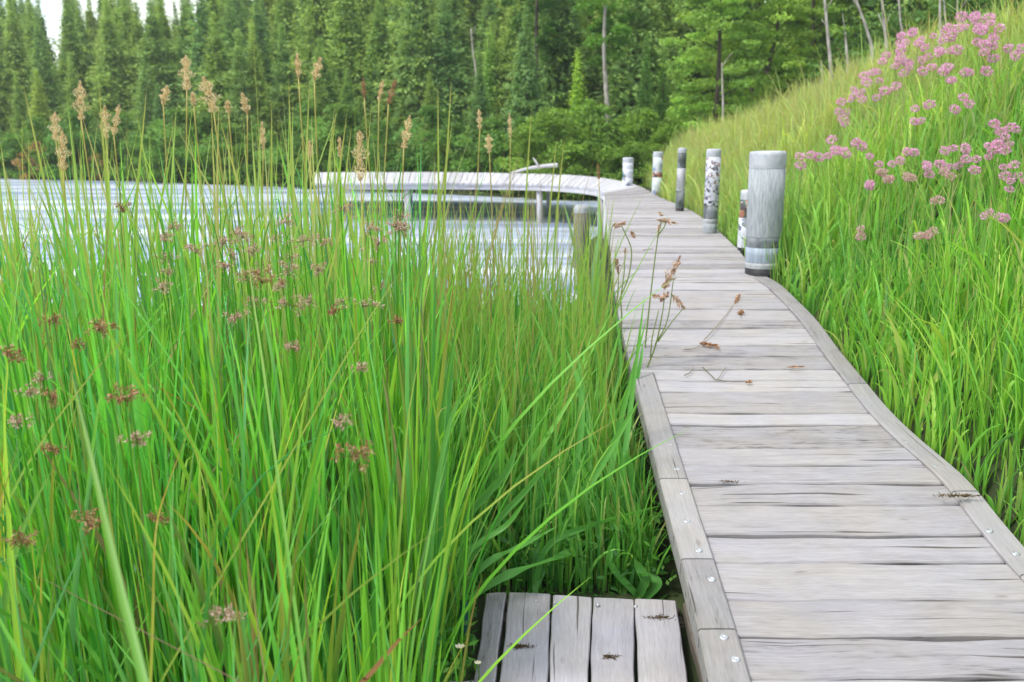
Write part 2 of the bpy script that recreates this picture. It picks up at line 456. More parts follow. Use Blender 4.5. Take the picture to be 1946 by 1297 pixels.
def G(x, y):
    x = np.asarray(x, float); y = np.asarray(y, float)
    sd = lake_sd(x, y)
    z = np.where(sd < 0, np.maximum(sd * .35, -1.3), .14 * (1 - np.exp(-np.maximum(sd, 0) / .6)))
    z = z + sm(22, 30, y) * np.clip(sd - 2.5, 0, 60) * .17
    toe = np.where(y < 16, xr(np.minimum(y, 16)), np.interp(y, [16, 20, 26, 40], [float(xr(16.)), 3.3, 4.1, 5]))
    zt = np.where(y < 16, zd(np.minimum(y, 16)), .9) - .13
    zt = np.where(y > 16, np.interp(y, [16, 30], [.77, .4]), zt)
    xc = xcrest(y); zc = zcrest(y)
    e = np.clip((x - toe) / (xc - toe), 0, 1)
    pro = 0.80 * e + 0.20 * np.sin(e * PI / 2)
    emb = np.where(x < toe, zt + (x - toe) * 1.6, zt + (zc - zt) * pro)
    emb = np.where(x > xc, zc + .02 * (x - xc), emb)
    bump = .05 * np.sin(x * 2.1 + y * .7) * np.sin(y * 1.3 - x) * (x > toe)
    return np.maximum(z, emb + bump * np.clip(e * 3, 0, 1))

xs = np.unique(np.concatenate([np.linspace(-150, -40, 10), np.linspace(-40, -8, 33), np.arange(-8, 9, .25), np.linspace(9, 40, 32), np.linspace(40, 150, 10)]))
ys = np.unique(np.concatenate([np.linspace(-60, -2, 12), np.arange(-2, 30, .3), np.linspace(30, 80, 51), np.linspace(80, 160, 9)]))
GX, GY = np.meshgrid(xs, ys)
GZ = G(GX, GY)
nx, ny = len(xs), len(ys)
ii = np.arange(nx * ny).reshape(ny, nx)
quads = np.stack([ii[:-1, :-1], ii[:-1, 1:], ii[1:, 1:], ii[1:, :-1]], -1).reshape(-1, 4)
tag(mk('ground', np.stack([GX, GY, GZ], -1).reshape(-1, 3), quads, M['soil']), kind='structure')
tag(mk('lake_water', [(-149, 0, 0), (12, 0, 0), (12, 80, 0), (-149, 80, 0)], [(0, 1, 2, 3)], M['water'], smooth=False), kind='structure')

# ------------------------------------------------------------------ boardwalk
def plank(mb, A0, A1, B0, B1, thick, r, wob=.003, seg=14, zoff=0.0, cham=.005):
    """plank whose long axis runs from the A side to the B side; 0/1 = near and far corner"""
    A0, A1, B0, B1 = [np.asarray(p, float) for p in (A0, A1, B0, B1)]
    L = np.linalg.norm(B0 - A0); wd = np.linalg.norm(A1 - A0)
    ph = random.random() * 50
    V, g = [], []
    for i in range(seg + 1):
        u = i / seg
        P0 = A0 * (1 - u) + B0 * u; P1 = A1 * (1 - u) + B1 * u
        d = (P1 - P0); dl = d / (np.linalg.norm(d) + 1e-9)
        P0 = P0 + dl * wob * (math.sin(ph + u * 9) + .6 * math.sin(ph * 2 + u * 23))
        P1 = P1 - dl * wob * (math.sin(ph * 3 + u * 8) + .6 * math.sin(ph + u * 19))
        w_ = np.linalg.norm(P1 - P0)
        zz = zoff + .002 * math.sin(ph + u * 5)
        for (a, z) in ((0, -thick), (0, -cham * 1.2), (cham, 0), (w_ * .5, .0015), (w_ - cham, 0), (w_, -cham * 1.2), (w_, -thick)):
            V.append(P0 + dl * a + np.array([0, 0, z + zz])); g.append((u * L + ph, a + ph * .37, z))
    k = 7; fs = []
    for i in range(seg):
        for j in range(k - 1):
            fs.append((i * k + j, i * k + j + 1, (i + 1) * k + j + 1, (i + 1) * k + j))
        fs.append((i * k + k - 1, i * k, (i + 1) * k, (i + 1) * k + k - 1))
    fs.append(tuple(range(k))); fs.append(tuple(seg * k + j for j in range(k))[::-1])
    mb.add(V, fs, (1, 1, 1), g, r)

walk = thing('boardwalk', 'long weathered grey plank boardwalk curving left out over the lake', 'boardwalk', mid[30])
O = np.array(mid[30])
dk = MB(); pr = MB()
s = 0.0
S_PIER = arc[np.argmax(mid[:, 1] > 17.5)]
rows_gap = [PZ(1500, py, ZT_)[1] for py, ZT_ in ((1214, .46), (922, .535), (1075, .47))]
CUTS = [s_at(v) for v in (2.07, 2.27, 2.47, 2.71, 2.87, 3.08, 3.25, 3.41, 3.58, 3.84, 3.98, 4.26)]
while s < TOTAL - .2:
    wdt = random.uniform(.14, .20) if random.random() < .8 else random.uniform(.20, .24)
    e_ = min(s + wdt, TOTAL)
    nxt = [v for v in CUTS if v > s + .05]
    if nxt and (nxt[0] < s + .26 or s > CUTS[0] - .01): e_ = nxt[0]
    gap = random.choice([.009, .011, .013, .016])
    ymid = np.interp(e_, arc, mid[:, 1])
    big = any(abs(ymid - yy) < .09 for yy in rows_gap)
    if big: gap = .016
    A0, A1, B0, B1 = edge(s, 0), edge(e_ - gap, 0), edge(s, 1), edge(e_ - gap, 1)
    tilt = random.uniform(-.004, .004)
    A0 = A0 + [0, tilt, 0]; A1 = A1 + [0, tilt * .6, 0]
    tgt = dk if s < S_PIER else pr
    plank(tgt, A0, A1, B0, B1, .045, random.random(), wob=.007 if big else .004, zoff=random.uniform(-.003, .003))
    s = e_
dk.build('decking', M['deck'], walk, O, smooth=False)
pr.build('pier_decking', M['pale'], walk, O, smooth=False)

def run_board(y0, y1, side, wd, th, zoff, inset=0.0, mat='edge', name='edge_board', wob=0.0, screws=(), n=16):
    mb = MB()
    s0, s1 = s_at(y0), s_at(y1)
    V, g = [], []; ph = random.random() * 40
    for i in range(n + 1):
        s_ = s0 + (s1 - s0) * i / n
        a, b_ = edge(s_, side), edge(s_, 1 - side)
        d = (b_ - a); d /= np.linalg.norm(d)
        o_ = a + d * (inset + wob * math.sin(s_ * 6.5 + side))
        for (u, z) in ((0, -th), (0, -.006), (.006, 0), (wd * .5, .001), (wd - .006, 0), (wd, -.006), (wd, -th)):
            V.append(o_ + d * u + np.array([0, 0, zoff + z])); g.append(((s_ - s0) + ph, u + ph * .3, z))
    k = 7; fs = []
    for i in range(n):
        for j in range(k - 1):
            fs.append((i * k + j, i * k + j + 1, (i + 1) * k + j + 1, (i + 1) * k + j))
        fs.append((i * k + k - 1, i * k, (i + 1) * k, (i + 1) * k + k - 1))
    fs.append(tuple(range(k))); fs.append(tuple(n * k + j for j in range(k))[::-1])
    mb.add(V, fs, (1, 1, 1), g, random.random())
    o = mb.build(name, M[mat], walk, O, smooth=False)
    for px, py in screws:
        p = PZ(px, py, float(zd(PZ(px, py, .5)[1])) + zoff)
        p = PZ(px, py, float(zd(p[1])) + zoff)
        screw(o, p)
    return o

def screw(parent, p, r=.0145):
    mb = MB()
    n = 10; V = []; fs = []
    for rr, z in ((r, -.004), (r, .002), (r * .75, .005), (r * .35, .0055), (r * .3, .002)):
        for j in range(n):
            V.append((p[0] + rr * math.cos(j / n * 2 * PI), p[1] + rr * math.sin(j / n * 2 * PI), p[2] + z))
    for i in range(4):
        for j in range(n):
            fs.append((i * n + j, i * n + (j + 1) % n, (i + 1) * n + (j + 1) % n, (i + 1) * n + j))
    fs.append(tuple(4 * n + j for j in range(n)))
    mb.add(V, fs)
    return mb.build('screw', M['screw'], parent, O)

def yrow(py, z): return PZ(1300, py, z)[1]
yl = [yrow(1390, .46), yrow(1206, .46), yrow(1072, .47), yrow(918, .535), yrow(716, .64)]
scr = [[(1397, 1254), (1375, 1212)], [(1352, 1102)], [(1297, 938), (1305, 991), (1327, 1047)], [(1240, 752), (1272, 846), (1286, 893)]]
for i in range(4):
    run_board(yl[i] + .004, yl[i + 1] - .004, 0, .115, .016, .018, 0, screws=scr[i])
yr = [yrow(1300, .46), yrow(1105, .46), yrow(942, .525), yrow(735, .63), yrow(530, .86)]
scr = [[], [(1880, 1010), (1930, 1053)], [(1690, 800), (1722, 842), (1777, 886)], [(1555, 662), (1622, 731), (1590, 697)]]
for i in range(4):
    run_board(yr[i] + .004, yr[i + 1] - .004, 1, .105, .016, .018, 0, wob=.004, screws=scr[i])
# side beams under the decking
run_board(yl[0], 16.0, 0, .05, .10, -.047, .022, mat='edge', name='side_beam', n=60)
run_board(yl[0], 16.0, 1, .05, .15, -.047, .012, mat='beam', name='side_beam', n=60)
# pier fascia, piles
def pier_fascia(side):
    mb = MB(); ss = np.arange(s_at(15.9), TOTAL, .5)
    V, g = [], []
    for s_ in ss:
        a, b_ = edge(s_, side), edge(s_, 1 - side)
        d = (b_ - a); d /= np.linalg.norm(d)
        for (u, z) in ((.03, -.047), (.08, -.047), (.08, -.15), (.03, -.15)):
            V.append(a + d * u + np.array([0, 0, z])); g.append((s_, z, u))
    fs = []
    for i in range(len(ss) - 1):
        for j in range(4):
            fs.append((i * 4 + j, i * 4 + (j + 1) % 4, (i + 1) * 4 + (j + 1) % 4, (i + 1) * 4 + j))
    mb.add(V, fs, (1, 1, 1), g)
    mb.build('side_beam', M['pale'], walk, O, smooth=False)
pier_fascia(0); pier_fascia(1)
s_ = s_at(4.0)
while s_ < TOTAL:
    for side in (0, 1):
        a, b_ = edge(s_, side), edge(s_, 1 - side)
        d = (b_ - a); d /= np.linalg.norm(d)
        q = a + d * .15
        gz = float(G(q[0], q[1]))
        if q[2] - gz > .3:
            mb = MB()
            tube(mb, [(q[0], q[1], max(gz, -1.2) - .1), (q[0] + .01, q[1], .2), (q[0], q[1], q[2] - .05)], .075, 10)
            mb.build('pile', M['pale' if s_ > S_PIER - 4 else 'beam'], walk, O)
    s_ += 1.9 if s_ < S_PIER else 3.9

# moss tufts on the boards
def tuft(parent, p, lx, ly, n, origin, name='moss_patch'):
    c = np.asarray(p) + np.stack([rng.normal(0, lx * .35, n), rng.normal(0, ly * .35, n), np.full(n, .003)], -1)
    D = rng.normal(size=(n, 3)) * [1, .8, .35]; D[:, 2] = abs(D[:, 2])
    V, q = rhombi(c + D * .004, D, rdir(n), rng.uniform(.006, .018, n), .0035)
    base = np.array([(.10, .06, .03), (.16, .11, .05), (.07, .055, .02)])[rng.integers(0, 3, n)]
    return mk(name, V, q, M['moss'], parent, np.repeat(base, 4, axis=0), origin=origin)
p = PZ(1822, 942, .56); tuft(walk, (p[0], p[1], .555), .13, .022, 260, O)
p = PZ(1385, 918, .54); tuft(walk, (p[0], p[1], .542), .06, .012, 60, O)

# ------------------------------------------------------------------ small plank platform in front
ZS = .20
plat = thing('plank_platform', 'low silvery plank platform beside the near end of the boardwalk', 'platform', PZ(1110, 1200, ZS))
OP = np.array(PZ(1110, 1200, ZS))
tops = [(967, 1127), (1049, 1130), (1126, 1135), (1206, 1139), (1288, 1143)]
bots = [(942, 1330), (1041, 1330), (1119, 1330), (1210, 1330), (1316, 1330)]
for i in range(4):
    mb = MB()
    dz = [0, .003, -.002, .002][i]
    gp = [3, 2, 3, 5][i]
    a0 = PZ(bots[i][0] + gp, 1330, ZS + dz); a1 = PZ(bots[i + 1][0] - gp, 1330, ZS + dz)
    b0 = PZ(tops[i][0] + 1, tops[i][1], ZS + dz); b1 = PZ(tops[i + 1][0] - 2, tops[i + 1][1], ZS + dz)
    ext = 1.35
    a0 = b0 + (a0 - b0) * ext; a1 = b1 + (a1 - b1) * ext
    plank(mb, a0, a1, b0, b1, .05, [.35, .7, .45, .8][i], wob=.0018, seg=18, cham=.004)
    mb.build('plank', M['step'], plat, OP, smooth=False)
mb = MB()
a0 = PZ(893, 1330, ZS - .03); a1 = PZ(933, 1330, ZS + .004); b0 = PZ(925, 1129, ZS - .02); b1 = PZ(962, 1127, ZS + .006)
a0 = b0 + (a0 - b0) * 1.35; a1 = b1 + (a1 - b1) * 1.35
plank(mb, a0, a1, b0, b1, .12, .2, wob=.003, seg=18)
mb.build('side_board', M['step'], plat, OP, smooth=False)
mb = MB()
a0 = PZ(1299, 1146, ZS - .01); a1 = PZ(1330, 1330, ZS - .01); b1 = a1 + (.03, 0, 0); b0 = a0 + (.03, 0, 0)
plank(mb, a1 - (0, .3, 0), b1 - (0, .3, 0), a0, b0, .10, .1, wob=.002, seg=18)
mb.build('side_board', M['beam'], plat, OP, smooth=False)
mb = MB()
for (px, py) in ((980, 1150), (1270, 1160)):
    q = PZ(px, py, ZS - .055)
    tube(mb, [(q[0], q[1], -.1), (q[0], q[1], ZS - .052)], .045, 8)
mb.build('support_leg', M['beam'], plat, OP)
mb = MB()
c0, c1 = PZ(950, 1180, ZS - .055), PZ(1300, 1190, ZS - .055)
plank(mb, c0, c0 + [0, .07, 0], c1, c1 + [0, .07, 0], .09, .3, seg=4)
mb.build('cross_beam', M['beam'], plat, OP, smooth=False)
for (px, py, lx, ly, n) in ((990, 1230, .06, .014, 150), (1160, 1250, .035, .02, 90), (1252, 1176, .055, .02, 200)):
    q = PZ(px, py, ZS); tuft(plat, q, lx, ly, n, OP)
for (px, py) in ((1018, 1143), (1054, 1146), (1136, 1150), (1208, 1153)):
    q = PZ(px, py, ZS + .004)
    o = screw(plat, q, .007); o.data.transform(__import__('mathutils').Matrix.Translation(Vector(O - OP)))
    o.name = 'nail_head'
# board lying at the foot of the frame beside the platform
bl = thing('loose_board', 'dark grey board lying flat beside the plank platform at the reeds', 'board', PZ(835, 1310, .17))
OB = np.array(bl.location)
mb = MB()
a0, a1 = PZ(768, 1330, .17), PZ(768, 1290, .17); b0, b1 = PZ(925, 1335, .17), PZ(925, 1292, .17)
plank(mb, a0, a1, b0, b1, .035, .2, seg=10)
mb.build('plank', M['step'], bl, OB, smooth=False)

# ------------------------------------------------------------------ posts beside the walk
def lathe(prof, n=28, c=(0, 0)):
    V = []; fs = []
    for r_, z in prof:
        for j in range(n):
            V.append((c[0] + r_ * math.cos(j / n * 2 * PI), c[1] + r_ * math.sin(j / n * 2 * PI), z))
    for i in range(len(prof) - 1):
        for j in range(n):
            fs.append((i * n + j, i * n + (j + 1) % n, (i + 1) * n + (j + 1) % n, (i + 1) * n + j))
    if prof[-1][0] > 1e-4: fs.append(tuple((len(prof) - 1) * n + j for j in range(n)))
    return V, fs

def post(px, ptop, ybase, wpx, segs, label, captop=True, lean=0.0):
    p = PY(px, ptop, ybase)
    x, y, zt = p
    r_ = wpx / F * math.hypot(x, y) / 2 * .98
    zb = float(zd(min(y, 15.9))) if y < 16 else .9
    t = thing('bollard', label, 'bollard', (x, y, zb), group='posts along the boardwalk')
    t.rotation_euler = (0, lean, 0)
    H = zt - zb
    V, fs = lathe([(r_ * .985, H - .012 - .11 * (r_ / .13)), (r_ * 1.0, H - .10 * (r_ / .13)), (r_ * 1.01, H - .03), (r_ * .995, H - .010), (r_ * .93, H), (r_ * .5, H + .004), (1e-5, H + .005)])
    mk('cap', V, fs, M['postcap'], t)
    zprev = H - .012 - .11 * (r_ / .13)
    for nm, frac, mat, rr in segs:
        z1 = zprev - frac * H
        V, fs = lathe([(r_ * rr * .995, z1), (r_ * rr, z1 + .006), (r_ * rr, (z1 + zprev) / 2), (r_ * rr, zprev - .002)])
        mk(nm, V, fs, mat, t)
        zprev = z1
    V, fs = lathe([(r_ * .95, -1.0), (r_ * .97, -.02), (r_ * .97, zprev - .001)])
    mk('foot', V, fs, M['boot'], t)
    return t

ink1 = print_mat('printed sheet mixed', 3.1, [(0, (.50, .52, .58)), (.42, (.04, .045, .06)), (.6, (.53, .53, .60)), (.72, (.22, .09, .06)), (.8, (.45, .40, .52)), (.9, (.07, .08, .10))], 34)
ink2 = print_mat('printed sheet pale', 5.7, [(0, (.48, .53, .56)), (.66, (.54, .57, .60)), (.84, (.20, .25, .36)), (.93, (.26, .10, .05))], 13)
ink3 = print_mat('printed sheet grey', 8.2, [(0, (.36, .37, .40)), (.5, (.44, .44, .47)), (.85, (.26, .27, .29))], 12, (1, 1, .5))
ink4 = print_mat('printed sheet dark', 1.4, [(0, (.05, .065, .06)), (.4, (.10, .12, .12)), (.7, (.17, .19, .21))], 11, (1, 1, .6))
ink5 = print_mat('printed sheet white', 9.9, [(0, (.54, .56, .63)), (.8, (.48,.50,.58)), (.92, (.10, .12, .16))], 10)
ink6 = print_mat('printed sheet brown', 2.2, [(0, (.30, .12, .07)), (.35, (.5, .3, .24)), (.6, (.06, .05, .05)), (.8, (.03, .10, .10))], 16)

post(1464, 288, 6.66, 65, [('shaft', .55, M['post'], 1.0), ('dark_band', .085, M['band'], .99), ('lower_sleeve', .125, M['lowpost'], .985), ('white_collar', .05, M['collar'], .985)],
     'wide grey bollard with a dark band and white collar, nearest of the posts', lean=-.018)
post(1426, 362, 7.9, 34, [('shaft', .3, ink6, 1.0), ('printed_wrap', .5, ink5, 1.03)],
     'short white printed post half hidden behind the wide grey bollard')
post(1357, 284, 9.4, 27, [('printed_wrap', .58, ink1, 1.0), ('dark_band', .16, ink4, 1.0), ('white_collar', .05, M['collar'], 1.0), ('shaft', .12, M['post'], .97)],
     'slim white post printed with dark and rusty blotches along most of its height')
post(1297, 282, 12.3, 16, [('dark_band', .24, ink4, 1.0), ('shaft', .36, ink3, 1.01), ('lower_band', .28, ink4, 1.03)],
     'thinnest post, grey with a dark green top panel and dark foot')
post(1251, 289, 16.2, 19, [('printed_wrap', .36, ink2, .97), ('brown_print', .12, ink6, 1.0), ('lower_sleeve', .4, ink2, 1.0)],
     'pale blue post with one brown print across its middle')
post(1194, 300, 19.2, 20, [('printed_wrap', .22, ink5, 1.0), ('brown_print', .32, print_mat('printed sheet figure', 4.4, [(0, (.50, .52, .60)), (.55, (.08, .09, .10)), (.75, (.34, .17, .12)), (.88, (.02, .14, .13))], 12), 1.0), ('lower_sleeve', .3, ink5, 1.0)],
     'shortest white post at the bend of the boardwalk, farthest of the row')

# mooring post among the reeds and a drift log on the pier
p = PY(1104, 392, 12.9)
t = thing('mooring_post', 'old green stained timber post standing in the water beside the boardwalk', 'post', (p[0], p[1], 0))
mb = MB()
tube(mb, [(0, 0, -.8), (.01, 0, 0), (0.02, 0, p[2] * .5), (.015, 0, p[2] - .03), (.015, 0, p[2])], [.13, .125, .12, .115, .09], 14)
mb.build('shaft', M['beam'], t)
V, fs = lathe([(.118, p[2] - .10), (.124, p[2] - .03), (.10, p[2] + .012), (1e-5, p[2] + .02)], 14, (.015, 0))
mk('bleached_top', V, fs, M['collar'], t)
a, b_ = PY(972, 325, 25.0), PY(1060, 314, 25.0)
a[2] = .93
t = thing('drift_log', 'bleached crooked log lying on the far curve of the boardwalk', 'log', a)
mb = MB()
L = b_ - a
tube(mb, bez([(0, 0, .02), L * .35 + [0, 0, .06], L * .7 + [0, .05, .04], L]), np.linspace(.035, .06, 31), 8)
tube(mb, [L * .6, L * .6 + [-.1, .05, .2], L * .6 + [-.18, .05, .3]], [.04, .03, .015], 6)
mb.build('trunk', M['pale'], t)

# ------------------------------------------------------------------ plants: colours (linear)
GR = np.array([(.18, .54, .075), (.23, .60, .085), (.11, .40, .075), (.17, .50, .17), (.34, .64, .09), (.085, .33, .085), (.19, .56, .06), (.44, .66, .13), (.20, .34, .10), (.14, .27, .09)])
GRP = np.array([.24, .20, .15, .12, .06, .09, .10, .02, .05, .05])
def pick(n, pal=GR, pr_=GRP, jit=.12):
    c = pal[rng.choice(len(pal), n, p=pr_ / np.sum(pr_))]
    return c * rng.uniform(1 - jit, 1 + jit, (n, 1))

def inview_x(y, pad=.4):
    return -0.63 * y - pad

# --- the rush bed on the left (uncountable mass)
def rush_bed():
    bx, by, bh, baz, bl, bw, cw = [], [], [], [], [], [], []
    nc = 0
    while nc < 260:
        y = 1.45 + 5.0 * rng.random() ** .85
        if rng.random() > np.interp(y, [1.4, 2.8, 3.8, 5.0, 6.4], [1, .9, .5, .26, .14]): continue
        lo, hi = -.64 * y - .3, min(-.045 * y - .16, .1)
        x = rng.uniform(lo, hi)
        if rng.random() > (hi - lo) / 4.2: continue
        nc += 1
        k = rng.integers(13, 25)
        a = rng.random(k) * 2 * PI; r_ = rng.random(k) ** .6 * rng.uniform(.06, .16)
        ch = rng.uniform(1.25, 1.80) if y > 2.2 else rng.uniform(1.0, 1.44)
        bx.append(x + np.cos(a) * r_); by.append(y + np.sin(a) * r_)
        bh.append(ch * (1.1 - .68 * rng.random(k) ** .72)); baz.append(a + rng.normal(0, .8, k))
        bl.append(np.abs(rng.normal(.085, .075, k)) + r_ * .25)
        bw.append(rng.uniform(.007, .018, k) * rng.uniform(.85, 1.4))
        cw.append(np.tile(rng.uniform([.8, .88, .7], [1.25, 1.08, 1.4])[None], (k, 1)))
    x, y, h, az, lean, w, tint = [np.concatenate(v) for v in (bx, by, bh, baz, bl, bw, cw)]
    n = len(x)
    w = w * np.interp(y, [1.4, 3, 6], [.95, 1.15, 1.4])
    lean = np.where(rng.random(n) < .06, rng.uniform(.35, .8, n), lean)
    c0 = pick(n) * tint; c1 = c0 * rng.uniform(.85, 1.25, (n, 1))
    tip = rng.random(n)
    c1 = np.where((tip < .08)[:, None], np.array([.46, .38, .10]) * rng.uniform(.6, 1.1, (n, 1)), c1)
    c1 = np.where((tip > .97)[:, None], np.array([.24, .13, .06]), c1)
    dry = rng.random(n) < .022
    st_ = rng.random((n, 1)); stc = np.array([.46, .38, .2]) * st_ + np.array([.34, .25, .13]) * (1 - st_)
    c0 = np.where(dry[:, None], stc, c0); c1 = np.where(dry[:, None], stc * .9, c1)
    V, q, c = blades(np.stack([x, y, G(x, y) - .03], -1), h, w, az, lean, rng.random(n) * 2 * PI, c0, c1, 9, droop=np.where(rng.random(n) < .08, rng.uniform(.2, .5, n), rng.uniform(0, .1, n)), bend=rng.normal(0, .035, n))
    n = 300
    y = rng.uniform(3.2, 6.4, n); x = -.62 * y - .2 + (.52 * y) * rng.random(n) ** .8
    h = rng.uniform(1.45, 2.0, n); k = rng.random((n, 1))
    k = k ** 1.5
    d0 = np.array([.19, .50, .08]) * (1 - k) + np.array([.36, .46, .14]) * k
    d1 = np.array([.34, .54, .12]) * (1 - k) + np.array([.58, .50, .24]) * k
    B = blades(np.stack([x, y, G(x, y) - .03], -1), h, rng.uniform(.012, .022, n), rng.random(n) * 6.28, np.abs(rng.normal(.10, .08, n)), rng.random(n) * 6.28, d0, d1, 9, bend=rng.normal(0, .04, n))
    return np.vstack([V, B[0]]), np.vstack([q, B[1] + len(V)]), np.vstack([c, B[2]])
V, q, c = rush_bed()
tag(mk('rush_bed', V, q, M['blade'], cols=c), 'dense mass of bright green rushes along the lake edge', 'rushes', kind='stuff')

# --- finer grass between the rushes and the walk
def mid_grass():
    n = 6900
    y = 2.55 + (6.8 - 2.55) * rng.random(n) ** 1.3
    lo = -.05 * y - .25
    x = lo + (xl(y) - .015 - lo) * rng.random(n)
    px, _ = project(np.stack([x, y, np.full(n, .2)], -1))
    keep = ~((y < 3.06) & (px > 890)) & ~((y < 3.0) & (px > 830) & (rng.random(n) < .4))
    x, y = x[keep], y[keep]; n = len(x)
    h = rng.normal(.92, .15, n) * np.interp(y, [2.5, 3.6, 5, 9], [.64, .86, .84, .72])
    h *= np.where(rng.random(n) < .4, rng.uniform(.35, .8, n), rng.uniform(.9, 1.22, n))
    edge_d = xl(y) - x
    h *= np.where(y < 4.6, np.clip(.55 + edge_d * .9, .55, 1), np.clip(.75 + edge_d * .8, .62, 1))
    w = rng.uniform(.007, .017, n) * np.interp(y, [2.5, 7], [.95, 1.4])
    az = np.where((edge_d < .35) & (y < 4.6), rng.normal(2.2, .8, n), rng.normal(.5, 1.5, n)); lean = np.abs(rng.normal(.16, .14, n))
    pal = np.array([(.12, .37, .06), (.16, .45, .065), (.08, .28, .06), (.21, .50, .10), (.29, .52, .11), (.38, .47, .16)])
    c0 = pick(n, pal, np.array([.28, .25, .2, .14, .09, .04])); c1 = c0 * rng.uniform(.95, 1.4, (n, 1))
    tip = rng.random(n) < .08
    c1 = np.where(tip[:, None], np.array([.42, .36, .14]), c1)
    A = blades(np.stack([x, y, G(x, y) - .03], -1), h, w, az, lean, rng.random(n) * 2 * PI, c0, c1, 7, droop=rng.uniform(0, .35, n))
    # sparse taller stems, olive and straw coloured, that stand in front of the water
    n = 540
    y = rng.uniform(3.4, 7.4, n); x = rng.uniform(-1.4, 1, n) + 0 * y
    x = -.13 * y + (xl(y) - .1 + .13 * y) * rng.random(n)
    h = rng.uniform(.85, 1.5, n)
    k = rng.random((n, 1)) ** 1.6 * .7
    c0 = np.array([.16, .40, .05]) * (1 - k) + np.array([.34, .36, .12]) * k
    c1 = np.array([.26, .46, .08]) * (1 - k) + np.array([.50, .42, .2]) * k
    B = blades(np.stack([x, y, G(x, y) - .03], -1), h, rng.uniform(.008, .016, n), rng.random(n) * 6.28, np.abs(rng.normal(.14, .1, n)), rng.random(n) * 6.28, c0, c1, 8, bend=rng.normal(0, .04, n))
    n = 900
    y = rng.uniform(3.06, 4.4, n); x = xl(y) - .02 - .75 * rng.random(n) ** 1.3
    k = pick(n, pal[:5], np.ones(5) / 5)
    D_ = blades(np.stack([x, y, G(x, y) - .03], -1), rng.uniform(.22, .5, n), rng.uniform(.008, .018, n), rng.random(n) * 6.28, np.abs(rng.normal(.25, .2, n)), rng.random(n) * 6.28, k, k * 1.25, 6, droop=rng.uniform(0, .4, n))
    A = (np.vstack([A[0], D_[0]]), np.vstack([A[1], D_[1] + len(A[0])]), np.vstack([A[2], D_[2]]))
    # dry straw stems of last year
    n = 75
    y = rng.uniform(4.4, 7.2, n); x = -.13 * y + (xl(y) - .35 + .13 * y) * rng.random(n)
    h = rng.uniform(1.35, 1.78, n); k = rng.random((n, 1))
    d0 = np.array([.30, .30, .12]) * (1 - k) + np.array([.34, .25, .15]) * k
    d1 = np.array([.46, .38, .2]) * (1 - k) + np.array([.36, .24, .16]) * k
    E = blades(np.stack([x, y, G(x, y) - .03], -1), h, rng.uniform(.007, .012, n), rng.random(n) * 6.28, np.abs(rng.normal(.10, .08, n)), rng.random(n) * 6.28, d0, d1, 8, bend=rng.normal(0, .05, n))
    o1 = len(A[0]); o2 = o1 + len(B[0])
    return np.vstack([A[0], B[0], E[0]]), np.vstack([A[1], B[1] + o1, E[1] + o2]), np.vstack([A[2], B[2], E[2]])
V, q, c = mid_grass()
tag(mk('bank_grass', V, q, M['blade'], cols=c), 'finer green grass crowding the left side of the boardwalk', 'grass', kind='stuff')

# --- low herbs at the foot of the grass
def herbs():
    n = 9000
    y = rng.uniform(2.3, 4.6, n); x = rng.uniform(-.5, 1.0, n)
    keep = (x < xl(y) + .05)
    px, _ = project(np.stack([x, y, np.full(n, .2)], -1))
    keep &= ~((y < 3.02) & (px > 905))
    x, y = x[keep], y[keep]; n = len(x)
    z = G(x, y) + rng.random(n) ** 1.5 * .28
    D = rng.normal(size=(n, 3)); D[:, 2] = abs(D[:, 2]) * .6
    Nn = rdir(n) * .6 + [0, 0, 1]
    V, q = rhombi(np.stack([x, y, z], -1), D, Nn, rng.uniform(.025, .06, n), rng.uniform(.01, .025, n))
    c = pick(n, np.array([(.05, .19, .03), (.08, .26, .03), (.04, .14, .03), (.12, .28, .05)]), np.array([.3, .3, .2, .2]))
    return V, q, np.repeat(c, 4, axis=0)
V, q, c = herbs()
tag(mk('undergrowth', V, q, M['meadow'], cols=c), 'low leafy herbs under the grass beside the plank platform', 'undergrowth', kind='stuff')

